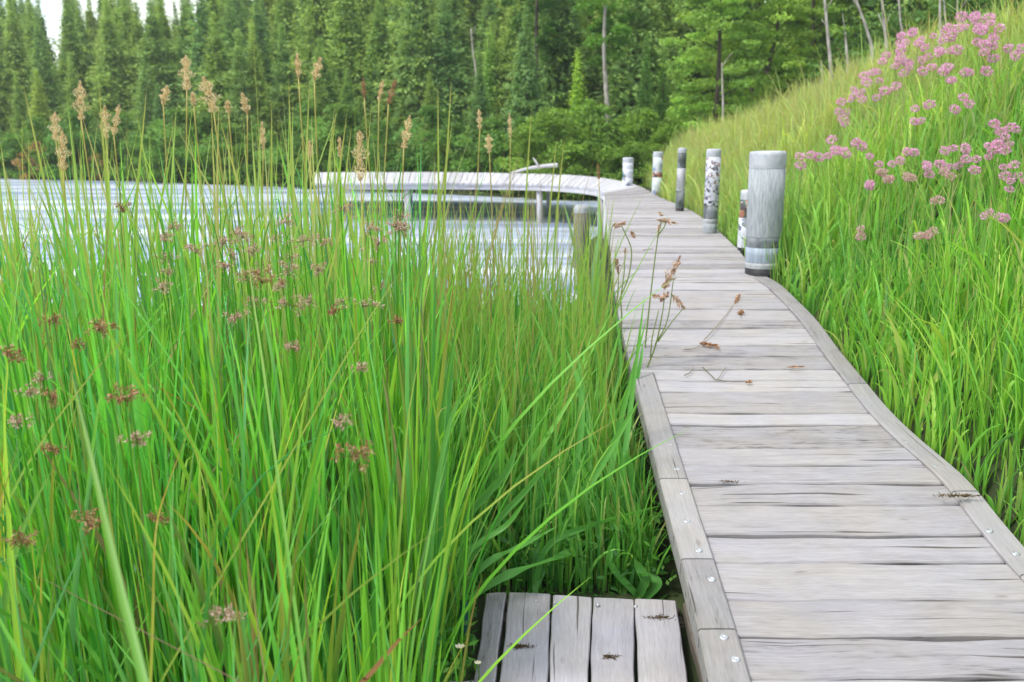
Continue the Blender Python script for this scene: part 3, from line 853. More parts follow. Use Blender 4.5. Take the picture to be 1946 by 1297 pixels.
# --- meadow on the right bank
def meadow():
    n = 84000
    y = 1.2 + (27 - 1.2) * rng.random(n) ** 1.8
    toe = np.where(y < 16, xr(np.minimum(y, 16)), np.interp(y, [16, 20, 26], [float(xr(16.)), 3.3, 4.1]))
    x = toe + .03 + (xcrest(y) + .9 - toe) * rng.random(n) ** .95
    px, py_ = project(np.stack([x, y, G(x, y) + .4], -1))
    keep = (px < W0 + 1100) & ((px < W0 + 120) | (rng.random(n) < .6))
    x, y, toe = x[keep], y[keep], toe[keep]; n = len(x)
    e = np.clip((x - toe) / (xcrest(y) - toe), 0, 1)
    h = rng.normal(.49, .12, n) * np.interp(y, [2, 10, 25], [1.0, 1.0, 1.1]); h *= np.where(rng.random(n) < .3, rng.uniform(.45, .8, n), 1)
    h *= np.clip(.72 + (x - toe) * 1.0, .72, 1)
    pn = np.sin(x * 3.1 + y * 1.7) + np.sin(x * 1.3 - y * 2.3 + 1) + np.sin(x * 5.7 + y * 4.1) * .6
    h *= 1 + .17 * pn + (rng.random(n) < .04) * .45
    broad = rng.random(n) < .30
    w = np.where(broad, rng.uniform(.014, .028, n), rng.uniform(.005, .011, n)) * np.interp(y, [2, 8, 25], [1, 1.1, 1.9])
    az = rng.random(n) * 2 * PI; lean = np.abs(rng.normal(.22, .18, n))
    pal = np.array([(.18, .47, .06), (.24, .54, .065), (.13, .38, .06), (.32, .56, .09), (.42, .54, .15), (.10, .28, .055)])
    c0 = pick(n, pal, np.array([.25, .25, .18, .15, .07, .10]))
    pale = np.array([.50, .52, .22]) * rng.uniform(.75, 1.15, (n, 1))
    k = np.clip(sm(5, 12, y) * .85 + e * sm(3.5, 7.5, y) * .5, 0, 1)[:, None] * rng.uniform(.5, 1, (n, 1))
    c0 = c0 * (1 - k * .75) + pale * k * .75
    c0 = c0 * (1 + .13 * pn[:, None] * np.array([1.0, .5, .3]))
    c1 = c0 * rng.uniform(.95, 1.35, (n, 1))
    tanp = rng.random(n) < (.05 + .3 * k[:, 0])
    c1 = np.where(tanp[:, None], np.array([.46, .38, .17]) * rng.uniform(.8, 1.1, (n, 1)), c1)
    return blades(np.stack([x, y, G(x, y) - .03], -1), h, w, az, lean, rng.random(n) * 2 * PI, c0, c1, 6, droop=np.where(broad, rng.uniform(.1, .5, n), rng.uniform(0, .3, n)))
V, q, c = meadow()
def seed_stems():
    n = 4200
    y = 3.0 + 22 * rng.random(n) ** 1.2
    toe = np.where(y < 16, xr(np.minimum(y, 16)), np.interp(y, [16, 20, 26], [float(xr(16.)), 3.3, 4.1]))
    x = toe + .25 + (xcrest(y) + .8 - toe) * rng.random(n) ** .7
    h = rng.uniform(.55, .85, n)
    k = rng.random((n, 1))
    c0 = np.array([.24, .46, .08]) * (1 - k) + np.array([.42, .42, .18]) * k
    c1 = np.array([.48, .44, .22]) * rng.uniform(.8, 1.2, (n, 1))
    return blades(np.stack([x, y, G(x, y) - .03], -1), h, rng.uniform(.004, .008, n) * np.interp(y, [3, 20], [.9, 2.2]), rng.random(n) * 6.28, np.abs(rng.normal(.15, .12, n)), rng.random(n) * 6.28, c0, c1, 6, droop=rng.uniform(0, .2, n))
V2, q2, c2 = seed_stems()
q = np.vstack([q, q2 + len(V)]); V = np.vstack([V, V2]); c = np.vstack([c, c2])
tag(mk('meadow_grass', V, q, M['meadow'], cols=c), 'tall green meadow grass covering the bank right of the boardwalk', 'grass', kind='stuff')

# ------------------------------------------------------------------ single plants with parts
def single_blade(name, label, cat, pts, w, c0, c1, group=None, face=None, mat='blade', seg=8):
    """one leaf through world points, folded and tapering, built where it stands"""
    P = bez(pts, seg)
    n = len(P); t = np.linspace(0, 1, n)
    T = np.gradient(P, axis=0); T /= np.linalg.norm(T, axis=1)[:, None]
    f = np.array([math.cos(face or .2), math.sin(face or .2), 0.0])
    sd = f - (T @ f)[:, None] * T; sd /= np.linalg.norm(sd, axis=1)[:, None]
    nr = np.cross(T, sd)
    wp = (w * (.7 + .5 * t) * np.clip(1.02 - t ** 3, .02, 1))[:, None]
    V = np.stack([P - sd * wp / 2, P + nr * wp * .2, P + sd * wp / 2], 1).reshape(-1, 3)
    idx = np.arange(n * 3).reshape(n, 3)
    q = np.vstack([np.stack([idx[:-1, k], idx[:-1, k + 1], idx[1:, k + 1], idx[1:, k]], -1) for k in (0, 1)])
    cc = np.asarray(c0)[None] * (1 - t[:, None] ** 2) + np.asarray(c1)[None] * t[:, None] ** 2
    o = mk(name, V, q, M[mat], None, np.repeat(cc, 3, axis=0), origin=P[0])
    o.location = [float(v) for v in P[0]]
    return tag(o, label, cat, group)

def panicle_mesh(p0, p1, rad, n, pal, ln=.016, wd=.005):
    """plume of narrow spikelets round the axis p0-p1"""
    p0, p1 = np.asarray(p0, float), np.asarray(p1, float)
    ax = p1 - p0; L = np.linalg.norm(ax); ax = ax / L
    t = rng.random(n)
    prof = np.sin(np.clip(t * .9 + .1, 0, 1) * PI) ** .7
    d = rdir(n); d -= (d @ ax)[:, None] * ax; d /= np.linalg.norm(d, axis=1)[:, None]
    rr = rad * prof * rng.random(n) ** .6
    lump = 1 + .5 * np.sin(t * 17 + rng.random() * 9)
    C = p0 + ax * (t * L)[:, None] + d * (rr * lump)[:, None]
    D = ax[None] * rng.uniform(.5, 1.2, (n, 1)) + d * rng.uniform(.2, 1.0, (n, 1))
    V, q = rhombi(C, D, rdir(n), rng.uniform(.7, 1.4, n) * ln, rng.uniform(.7, 1.3, n) * wd)
    c = pal[rng.integers(0, len(pal), n)] * rng.uniform(.8, 1.2, (n, 1))
    return V, q, np.repeat(c, 4, axis=0)

TAN = np.array([(.72, .57, .32), (.78, .65, .40), (.62, .46, .25), (.84, .73, .49)])
BRN = np.array([(.36, .18, .09), (.46, .26, .14), (.25, .12, .06), (.56, .38, .24)])
PALEB = np.array([(.52, .34, .25), (.60, .43, .33), (.42, .24, .17), (.66, .54, .43)])

def reed(px, ptop, pbot, foot_px, y, rad, label, curve=0.0, head=True, n=170, pal=TAN, side=None):
    top = PY(px, ptop, y); hb = PY(px + (side or 0), pbot, y)
    fx = PY(foot_px, 520, y)[0]
    gz = float(G(fx, y))
    foot = np.array([fx, y + .05, gz - .02])
    t = thing('plumed_reed', label, 'reed', foot, group='plumed reeds')
    mids = foot * .5 + hb * .5 + np.array([curve, 0, .0])
    P = bez([foot, mids, hb], 9)
    mb = MB()
    cc = np.linspace(0, 1, len(P))[:, None]
    tube(mb, P, np.linspace(.0062, .0034, len(P)), 5, np.array([.20, .46, .05]) * (1 - cc) + np.array([.55, .50, .20]) * cc)
    mb.build('stem', M['blade'], t, foot)
    # two leaves on the stem
    b0 = P[int(len(P) * .35)][None]; b1 = P[int(len(P) * .55)][None]
    bb = np.vstack([b0, b1])
    V, q, c = blades(bb, np.array([.45, .36]), np.array([.010, .008]), rng.random(2) * 2 * PI, np.array([.3, .35]), rng.random(2) * 6, np.array([(.2, .44, .05)] * 2), np.array([(.40, .42, .12)] * 2), 7, droop=.1)
    mk('leaf', V, q, M['blade'], t, c, origin=foot)
    V, q, c = panicle_mesh(hb, top, rad * 1.55, int(n * 2.2), pal, .014, .0045)
    mk('plume', V, q, M['seed'], t, c, origin=foot)
    return t

reeds = [
    (152, 155, 228, 182, 4.6, .020, 'upright tan plume on a thick stem, second from the left edge', 0.02),
    (104, 214, 266, 120, 5.2, .019, 'short tan plume just left of the forked yellow reed'),
    (118, 250, 322, 132, 4.4, .018, 'yellowish ragged plume leaning on the forked reed near the left edge'),
    (199, 202, 262, 216, 5.0, .018, 'tan plume with a dark pointed leaf rising behind it'),
    (226, 200, 256, 219, 5.4, .013, 'slim side plume spreading from the paired tan reeds'),
    (318, 164, 198, 306, 5.0, .015, 'small oval tan plume on a straight bare stem before the dark shore bushes'),
    (353, 106, 170, 336, 4.6, .020, 'tallest fat tan plume on a gently curved stem'),
    (386, 146, 212, 420, 4.4, .026, 'largest drooping tan plume bent toward the right'),
    (366, 176, 200, 375, 5.2, .010, 'tiny tan plume hanging beneath the tallest plume'),
    (432, 192, 214, 446, 5.0, .011, 'small tan plume just right of the drooping large plume'),
    (460, 178, 216, 470, 4.8, .014, 'nodding tan plume on a kinked stem'),
    (565, 102, 148, 556, 4.6, .010, 'narrow tan plume among crossing leaves, left of the paired tall one'),
    (609, 110, 152, 578, 4.6, .013, 'tan plume leaning right on a long slanting stem'),
    (690, 150, 186, 688, 5.2, .008, 'slender reddish plume standing straight beside two slanted ones'),
    (728, 154, 190, 702, 5.2, .008, 'slender pale plume slanting right beside the reddish one'),
    (752, 152, 198, 706, 5.0, .011, 'reddish plume leaning farthest right of the three slender ones'),
    (683, 250, 345, 684, 4.2, .020, 'low thick tan plume rising in front of the white water'),
    (779, 220, 282, 752, 4.6, .015, 'forked tan plume at the right end of the plumed reeds'),
    (498, 232, 282, 506, 5.4, .012, 'faint tan plume low among the leaves, right of the kinked stem'),
    (645, 262, 300, 640, 5.4, .010, 'thin pale plume below the slanting leaf tips'),
    (588, 268, 300, 586, 5.6, .012, 'short pale plume hidden low among slanting leaves'),
    (910, 208, 245, 896, 6.4, .011, 'dry grey brown plume above the middle of the pier'),
    (968, 216, 262, 956, 6.8, .010, 'dry yellow plume standing over the bleached drift log'),
    (928, 256, 290, 912, 6.2, .016, 'ragged pale plume low over the pier rail line'),
    (1136, 312, 340, 1150, 6.8, .008, 'short dark plume where the boardwalk meets the grass'),
]
for i, r_ in enumerate(reeds):
    px, pt, pb, fp, y, rad, lab = r_[:7]
    sd = {386: 20, 609: -12, 728: -8, 752: -14, 779: -12, 460: 10, 318: -8, 226: -10}.get(px, 2)
    reed(px, pt, pb, fp, y, rad, lab, curve=r_[7] if len(r_) > 7 else rng.normal(0, .03), n=int(120 + rad * 9000), side=sd,
         pal=TAN if i not in (13, 15, 24) else np.array([(.36, .20, .12), (.45, .28, .16), (.5, .36, .2)]))

# tall pointed leaves that stand clear of the mass
YG, TG = (.22, .50, .06), (.52, .48, .18)
tall = [
    (44, 160, 132, 4.4, 'pointed leaf slanting up to the left edge of the picture'),
    (187, 150, 212, 4.8, 'dark tipped upright leaf behind the paired tan plumes'),
    (279, 162, 228, 4.6, 'curved leaf sweeping right between the paired plumes and the bare stem'),
    (148, 282, 182, 4.6, 'short pointed leaf left of the upright plume stem'),
    (588, 150, 566, 4.8, 'pointed leaf crossing the narrow plume from right'),
    (548, 145, 560, 5.0, 'pointed leaf crossing the narrow plume from left'),
    (660, 208, 600, 4.6, 'long leaf slanting right, longest of the middle slanting leaves'),
    (668, 238, 618, 4.8, 'shorter slanting leaf just below the long middle one'),
    (640, 200, 590, 5.2, 'thin slanting leaf above the low thick plume'),
    (858, 148, 832, 5.2, 'tall forked green leaf standing alone before the forest'),
    (832, 160, 834, 5.4, 'straight green leaf beside the tall forked one'),
    (860, 230, 800, 5.0, 'low curved leaf left of the forked green one'),
    (1058, 262, 1030, 6.2, 'curved pale leaf leaning over the drift log'),
    (1010, 205, 990, 6.6, 'straight tan leaf above the drift log'),
    (1072, 262, 1044, 6.2, 'leaning yellow leaf right of the drift log'),
    (2, 285, 52, 4.2, 'bent pale leaf arching out at the left edge'),
    (516, 190, 512, 5.2, 'upright leaf left of the narrow crossing plume'),
    (480, 45, 506, 5.0, 'very long hair thin stalk reaching to the treetops'),
]
for px, pt, fp, y, lab in tall:
    top = PY(px, pt, y); fx = PY(fp, 520, y)[0]; foot = np.array([fx, y, float(G(fx, y))])
    md = foot * .42 + top * .58; md[0] = foot[0] * .62 + top[0] * .38
    thin = 'hair' in lab
    single_blade('reed_leaf', lab, 'reed leaf', [foot, md, top],   .005 if thin else .017, YG, TG, 'tall reed leaves', face=.3)

# leaves that read on their own in the foreground mass
fore = [
    ([(440, 1060), (560, 850), (680, 640), (772, 500)], 1.9, .0075, (.28, .46, .05), (.40, .44, .10), 'long yellow stem leaning right across the rushes'),
    ([(282, 1330), (225, 1100), (175, 880), (135, 705)], .85, .014, (.12, .42, .04), (.24, .42, .09), 'broad out of focus leaf with a cut brown tip, nearest the camera'),
    ([(290, 1180), (296, 1010), (320, 920), (358, 820)], 1.6, .0075, (.30, .45, .03), (.42, .24, .04), 'yellow bowed leaf with a rusty tip in the left foreground'),
    ([(110, 1400), (60, 1290), (0, 1180), (-40, 1100)], 1.05, .012, (.13, .42, .03), (.16, .45, .04), 'thick bright stem cutting the lower left corner'),
    ([(640, 1345), (700, 1285), (760, 1215), (806, 1172)], 1.35, .020, (.22, .13, .05), (.34, .17, .06), 'rust brown leaf slanting up from the lower edge'),
    ([(520, 850), (500, 700), (480, 560), (462, 420)], 1.75, .008, (.16, .46, .06), (.34, .50, .12), 'tall pale green blade rising straight through the brown flower clusters'),
    ([(0, 1068), (50, 1050), (108, 1032)], 1.5, .005, (.24, .48, .14), (.30, .5, .2), 'short stem lying almost level at the left edge'),
    ([(176, 1150), (90, 1105), (6, 1076)], 1.55, .003, (.24, .15, .09), (.30, .2, .13), 'dead brown stalk crossing below the level stem'),
    ([(500, 1190), (560, 1070), (640, 950), (722, 800)], 1.7, .007, (.08, .28, .03), (.10, .32, .04), 'dark green stem leaning right under the long yellow one'),
    ([(740, 1240), (762, 980), (775, 800), (800, 660)], 1.9, .011, (.16, .42, .04), (.34, .46, .07), 'wide yellow green leaf curving up at the rushes right edge'),
]
for pts, y, w, c0, c1, lab in fore:
    P = [PY(a, b_, y + .12 * k) for k, (a, b_) in enumerate(pts)]
    g = P[0].copy()
    if g[2] > .4:                                   # carry it down to its root
        d = P[0] - P[1]; d /= np.linalg.norm(d)
        t_ = (P[0][2] - .12) / max(-d[2], .15)
        P = [P[0] + d * t_ * k_ for k_ in (1, .8, .6, .4, .2)] + P
    single_blade('rush_leaf', lab, 'rush leaf', P, w, c0, c1, 'single leaves in the foreground rushes', face=.15)

# rushes with brown flower clusters
def rush_flower(px, py, y, size, label, pal=BRN, spray=False):
    c = PY(px, py, y)
    fx = c[0] + rng.normal(0, .08); fy = y + abs(rng.normal(0, .06))
    foot = np.array([fx, fy, float(G(fx, fy))])
    t = thing('flowering_rush', label, 'rush', foot, group='rushes with brown flower clusters')
    top = c + np.array([(c[0] - fx) * .35, 0, rng.uniform(.08, .2)])
    P = bez([foot, foot * .5 + c * .5 + [0.01, 0, 0], c - [0.004, 0, 0], top], 7)
    mb = MB()
    tube(mb, P, np.linspace(.0035, .0012, len(P)), 5, (.13, .40, .035))
    mb.build('stem', M['blade'], t, foot)
    size = size * 1.3
    k = int(7 + size * 170)
    cen = rng.normal(0, 1, (k, 3)) * np.array([1, .6, .62]) * size * .42
    allV, allq, allc, off = [], [], [], 0
    mbr = MB()
    for cc in cen:
        nn = 16
        d = rdir(nn)
        C = c + cc + d * .006 * rng.random((nn, 1))
        V, q = rhombi(C + d * .004, d, rdir(nn), rng.uniform(.006, .013, nn), rng.uniform(.002, .0042, nn))
        allV.append(V); allq.append(q + off); off += len(V)
        allc.append(np.repeat(pal[rng.integers(0, len(pal), nn)] * rng.uniform(.75, 1.25, (nn, 1)), 4, axis=0))
        tube(mbr, [c - [0, 0, size * .2], c + cc * .6 + [0, 0, -.004], c + cc], .0007, 3, (.30, .30, .10), cap=False)
    mk('flower_cluster', np.vstack(allV), np.vstack(allq), M['seed'], t, np.vstack(allc), origin=foot)
    mbr.build('flower_rays', M['seed'], t, foot)

rf = [
    (185, 622, 1.9, .030, 'dense chestnut cluster on the upper left, above two pale ones'),
    (22, 668, 1.8, .030, 'chestnut cluster at the left edge of the picture'),
    (240, 752, 1.7, .044, 'largest brown cluster, spread behind several blades'),
    (98, 757, 1.8, .022, 'small tan cluster left of the largest brown one'),
    (60, 742, 2.1, .020, 'faint tan cluster halfway between the edge cluster and the small tan one', PALEB),
    (678, 857, 1.6, .034, 'rust brown cluster standing clear at the right of the rushes'),
    (428, 1170, 1.45, .024, 'pale pinkish cluster low in the foreground', PALEB),
    (165, 988, 1.6, .027, 'brown cluster half hidden behind the broad blurred leaf'),
    (40, 1022, 1.6, .026, 'dark brown cluster low by the left edge'),
    (498, 528, 2.3, .042, 'loose brown cluster crossing the tall pale green blade'),
    (152, 652, 2.2, .016, 'tiny brown cluster under the dense chestnut one'),
    (104, 608, 2.4, .028, 'reddish loose cluster between the left edge and the dense chestnut one'),
    (636, 590, 2.4, .017, 'small grey brown ball right of the pale spray'),
    (690, 578, 2.6, .034, 'pale loose cluster beside the small grey brown ball', PALEB),
    (650, 396, 3.2, .034, 'reddish cluster against the white water, right of centre bed', PALEB),
    (230, 392, 3.2, .026, 'brown cluster against the water below the paired plumes'),
    (262, 838, 1.8, .030, 'pale cluster straight below the largest brown one', PALEB),
    (425, 458, 2.9, .036, 'fine rosy cluster left of the tall pale blade near the water', PALEB),
    (720, 460, 3.0, .040, 'fine rosy cluster by the yellow stem top near the water', PALEB),
    (612, 458, 3.0, .036, 'fine rosy cluster between two others below the water line', PALEB),
    (555, 575, 2.4, .046, 'wide open pale spray right of the loose brown cluster', PALEB),
    (448, 600, 2.5, .030, 'pale cluster on the left side of the tall pale blade', PALEB),
    (36, 800, 1.9, .022, 'tan cluster low on the left, under the small tan pair', PALEB),
    (100, 850, 2.0, .024, 'thin brown cluster below the tan pair on the left'),
    (300, 985, 1.8, .022, 'dull brown cluster behind the yellow bowed leaf'),
    (310, 545, 2.7, .028, 'faint tan cluster deep in the bed above the largest brown one', PALEB),
    (85, 715, 2.2, .020, 'dim tan cluster just above the small tan pair', PALEB),
    (760, 415, 3.4, .040, 'rosy haze of flowers at the right end of the rush tops', PALEB),
    (540, 420, 3.3, .030, 'sparse rosy cluster against the water left of the low thick plume', PALEB),
    (330, 430, 3.3, .026, 'sparse rosy cluster against the water under the bare stem plume', PALEB),
    (690, 700, 2.3, .020, 'tiny tan cluster beneath the long yellow stem', PALEB),
    (560, 660, 2.2, .018, 'tiny tan cluster under the wide open spray', PALEB),
    (645, 800, 1.9, .018, 'tiny pale cluster just above the rust brown one', PALEB),
    (755, 610, 2.6, .018, 'tiny brown cluster at the right fringe of the rushes'),
]
for r_ in rf:
    rush_flower(r_[0], r_[1], r_[2], r_[3], 'rush with ' + r_[4], r_[5] if len(r_) > 5 else BRN)
for i in range(26):
    rush_flower(float(rng.uniform(300, 780)), float(rng.uniform(385, 575)), float(rng.uniform(2.5, 3.6)), float(rng.uniform(.022, .036)), 'fine rosy flower spray scattered among the rush tops before the white water', PALEB)

# --- broad-leaved clumps beside the walk and platform
def strap_plant(label, foot_px, foot_py, leaves, w=.03, cat='strap-leaved plant', group='strap leaved plants', col=None, zf=.15):
    f = PZ(foot_px, foot_py, zf)
    t = thing('strap_leaf_plant', label, cat, f, group=group)
    for pts, ww in leaves:
        y0 = f[1]
        P = [f + [rng.normal(0, .012), rng.normal(0, .012), 0]] + [PY(a, b_, y0 + dy) for a, b_, dy in pts]
        c = np.array(col if col is not None else (.12, .37, .075)) * rng.uniform(.9, 1.35)
        o = single_blade('leaf', None, None, P, ww * w, c, c * np.array([1.35, 1.2, 1.0]), face=rng.uniform(-.3, .5), seg=7)
        o.location = [float(v) for v in (np.array(o.location) - f)]
        o.parent = t
    return t
strap_plant('clump of wide bluish leaves fanning right behind the plank platform', 800, 1200, [
    ([(870, 1010, .1), (960, 900, .2), (985, 835, .25)], 1.1), ([(930, 1010, .1), (1010, 920, .2), (1100, 800, .3)], .9), ([(880, 1060, .05), (960, 1000, .1), (1002, 947, .1)], .8),
    ([(920, 1075, .1), (985, 1040, .2), (1060, 1000, .3)], .9), ([(830, 1000, .1), (842, 850, .2), (850, 730, .3)], .8), ([(950, 1100, .1), (1080, 1050, .3), (1170, 990, .4)], 1.2)], .034)
strap_plant('bright clump with one long leaf arching over toward the boardwalk edge', 1010, 1130, [
    ([(1040, 1040, .0), (1120, 1000, .05), (1260, 960, .1)], .9), ([(1085, 980, .1), (1150, 870, .2), (1215, 760, .3)], 1.3), ([(1090, 900, .2), (1105, 760, .3), (1075, 660, .4)], .9), ([(1020, 1000, .1), (1028, 900, .2), (1040, 800, .3)], 1)], .036)
strap_plant('upright clump of green blades against the left edge of the boardwalk', 1130, 1080, [
    ([(1150, 950, .1), (1175, 820, .3), (1230, 600, .5)], 1.2), ([(1180, 900, .1), (1200, 760, .3), (1225, 560, .5)], 1.0), ([(1120, 900, .2), (1115, 780, .4), (1090, 640, .6)], 1.1), ([(1200, 950, .1), (1188, 860, .1), (1190, 1000, .05)], .9),
    ([(1190, 1040, .0), (1240, 1010, .0), (1278, 1008, -.02)], .8)], .03)
strap_plant('small low clump with blunt leaves close to the platform corner', 1215, 1140, [
    ([(1225, 1105, 0), (1215, 1080, .02), (1205, 1062, .03)], 1.3), ([(1250, 1110, 0), (1235, 1095, .02), (1222, 1088, .03)], 1.2), ([(1160, 1070, .05), (1170, 1020, .1), (1185, 980, .1)], 1.1)], .034, zf=.14)
strap_plant('pale tall leaves fanned left of the plank platform', 822, 1290, [
    ([(812, 1130, .1), (806, 1000, .2), (815, 870, .3)], 1.0), ([(830, 1100, .1), (870, 960, .2), (915, 850, .3)], 1.0), ([(800, 1100, .1), (790, 950, .2), (765, 820, .3)], .8), ([(760, 1180, .1), (840, 1080, .2), (905, 1010, .3)], 1.1)], .028, col=(.19, .47, .07))
strap_plant('narrow dark clump with upright leaf tips beside the deck weeds', 1140, 900, [
    ([(1160, 780, .1), (1180, 690, .2), (1165, 560, .3)], .8), ([(1150, 760, .1), (1130, 640, .2), (1140, 480, .4)], .8), ([(1110, 760, .1), (1060, 620, .2), (1020, 520, .4)], .7), ([(1190, 800, .05), (1215, 700, .1), (1222, 650, .2)], .8)], .032, col=(.09, .31, .065))
strap_plant('grey green broad leaves at the water end of the grass by the deck', 1120, 640, [
    ([(1128, 520, .2), (1140, 440, .3), (1136, 365, .4)], 1.1), ([(1105, 540, .2), (1085, 440, .3), (1070, 380, .4)], .7), ([(1135, 540, .2), (1150, 470, .3), (1152, 420, .4)], .9)], .05, col=(.15, .31, .14))

strap_plant('leaning clump of long light green leaves between the rushes and the platform', 905, 1120, [
    ([(960, 960, .1), (1040, 830, .2), (1120, 700, .3)], .9), ([(930, 940, .1), (960, 800, .2), (940, 680, .3)], .8), ([(900, 960, .1), (880, 800, .2), (905, 690, .3)], .8), ([(980, 1010, .1), (1060, 930, .2), (1140, 850, .3)], 1.0), ([(860, 950, .1), (845, 860, .1), (880, 770, .2)], .7)], .03, col=(.17, .44, .08))
strap_plant('thick clump of upright straps halfway between the platform and the grey green leaves', 1065, 960, [
    ([(1080, 850, .1), (1095, 730, .2), (1130, 620, .3)], .9), ([(1060, 820, .1), (1050, 690, .2), (1010, 590, .3)], .9), ([(1100, 830, .1), (1150, 720, .2), (1180, 620, .3)], .9), ([(1040, 850, .1), (1000, 760, .2), (975, 700, .3)], .8), ([(1120, 880, .1), (1160, 810, .2), (1200, 720, .2)], .9)], .03, col=(.15, .42, .08))

# broad leaves in the bank meadow
for (fx, fy, lab, lv) in (
    (1690, 770, 'single pale broad leaf lying over the meadow beside the deck edge', [([(1700, 740, .05), (1745, 725, .1), (1790, 705, .12)], 1.0)]),
    (1770, 800, 'clump of folded broad leaves on the bank by the right edge board', [([(1765, 760, .0), (1790, 770, .0), (1780, 830, -.02)], 1.2), ([(1800, 720, .1), (1820, 650, .2), (1830, 600, .3)], 1.0), ([(1750, 720, .1), (1735, 660, .2), (1720, 620, .3)], .9)]),
    (1660, 680, 'broad blue green leaf cluster among bank grass past the wide bollard', [([(1690, 610, .1), (1715, 580, .15), (1745, 560, .2)], 1.1), ([(1650, 620, .1), (1640, 580, .2), (1660, 540, .3)], .9)]),
    (1880, 900, 'drooping broad leaves on the bank near the right picture edge', [([(1870, 830, .1), (1900, 780, .2), (1915, 830, .2)], 1.1), ([(1850, 820, .1), (1835, 740, .2), (1850, 680, .3)], 1.2), ([(1900, 840, .1), (1925, 760, .2), (1935, 700, .3)], 1.0)])):
    y_ = 4.0
    for _ in range(30):
        p_ = PY(fx, fy, y_)
        if p_[2] <= float(G(p_[0], p_[1])): break
        y_ += .1
    f = np.array([p_[0], p_[1], float(G(p_[0], p_[1]))])
    t = thing('broad_leaf_plant', lab, 'broad-leaved plant', f, group='broad leaved plants on the bank')
    for pts, ww in lv:
        P = [f] + [PY(a, b_, f[1] - .08 + dy) for a, b_, dy in pts]
        c = np.array((.10, .32, .045)) * rng.uniform(.9, 1.2)
        o = single_blade('leaf', None, None, P, .03 * ww, c, c * 1.3, face=rng.uniform(-.3, .5), seg=7)
        o.location = [float(v) for v in (np.array(o.location) - f)]
        o.parent = t

# --- pink flowers on the bank
PINK = np.array([(.72, .37, .56), (.79, .50, .66), (.60, .23, .42), (.84, .64, .74), (.76, .42, .50)])
FADE = np.array([(.70, .50, .48), (.76, .62, .56), (.55, .32, .32), (.66, .42, .38)])
def head_mesh(rad, pal):
    n = 150
    d = rdir(n); d[:, 2] = d[:, 2] * .8 + .12
    k = rng.random(n) ** .4
    C = d * (rad * (.55 + .45 * k))[:, None]
    Nn = np.cross(d, rdir(n))
    V, q = rhombi(C, d + rdir(n) * .35, Nn, rad * rng.uniform(.34, .6, n), rad * rng.uniform(.14, .26, n))
    c = pal[rng.integers(0, len(pal), n)] * rng.uniform(.8, 1.2, (n, 1))
    return V, q, np.repeat(c, 4, axis=0)
HEADS = [head_mesh(.017, PINK) for _ in range(5)]
HF = [head_mesh(.016, FADE) for _ in range(3)]
def to_mesh(tr, nm):
    o = mk(nm, tr[0], tr[1], M['petal'], None, tr[2]); me = o.data
    bpy.data.objects.remove(o); return me
HME = [to_mesh(h, 'flower_head') for h in HEADS]; HFE = [to_mesh(h, 'flower_head') for h in HF]

def bank_point(px, py, hh):
    y_ = 2.6; best = None
    while y_ < 12:
        p_ = PY(px, py, y_); d_ = p_[2] - hh - float(G(p_[0], p_[1]))
        if best is None or d_ < best[0]: best = (d_, y_)
        if d_ <= 0: return p_
        y_ += .06
    return PY(px, py, best[1])

pk = [
 (1627,176,42,'o'),(1643,188,40,'o'),(1595,203,34,'o'),(1600,228,24,'o'),(1660,146,30,'o'),(1671,127,24,'o'),(1703,98,40,'t'),(1706,77,28,'t'),(1728,70,30,'t'),(1746,73,28,'t'),
 (1737,103,48,'t'),(1710,127,26,'t'),(1725,129,26,'t'),(1757,131,30,'t'),(1773,64,34,'t'),(1809,66,32,'t'),(1794,80,30,'t'),(1803,96,42,'t'),(1839,33,24,'u'),(1843,56,42,'u'),
 (1866,38,26,'u'),(1865,72,34,'u'),(1876,96,44,'u'),(1893,61,34,'u'),(1923,95,36,'u'),(1692,171,28,'m'),(1806,150,40,'m'),(1861,139,36,'m'),(1834,192,34,'m'),(1744,206,30,'m'),
 (1740,231,28,'m'),(1582,262,30,'l'),(1593,291,34,'l'),(1552,296,22,'l'),(1525,308,26,'l'),(1629,275,18,'l'),(1661,302,24,'l'),(1652,354,20,'l'),(1697,311,28,'l'),(1692,340,18,'f'),
 (1728,290,24,'l'),(1731,338,26,'f'),(1768,315,42,'r'),(1814,306,50,'r'),(1838,310,36,'r'),(1797,334,30,'f'),(1899,250,46,'r'),(1891,283,44,'r'),(1920,276,32,'r'),(1922,324,46,'r'),
 (1917,361,30,'r'),(1778,382,18,'f'),(1877,411,28,'x'),(1908,414,22,'x'),(1753,445,26,'f'),(1769,441,22,'f'),(1633,440,22,'f'),(1674,329,12,'f')]
hues = ['pale pink', 'mauve pink', 'bright pink', 'rosy lilac', 'soft pink']
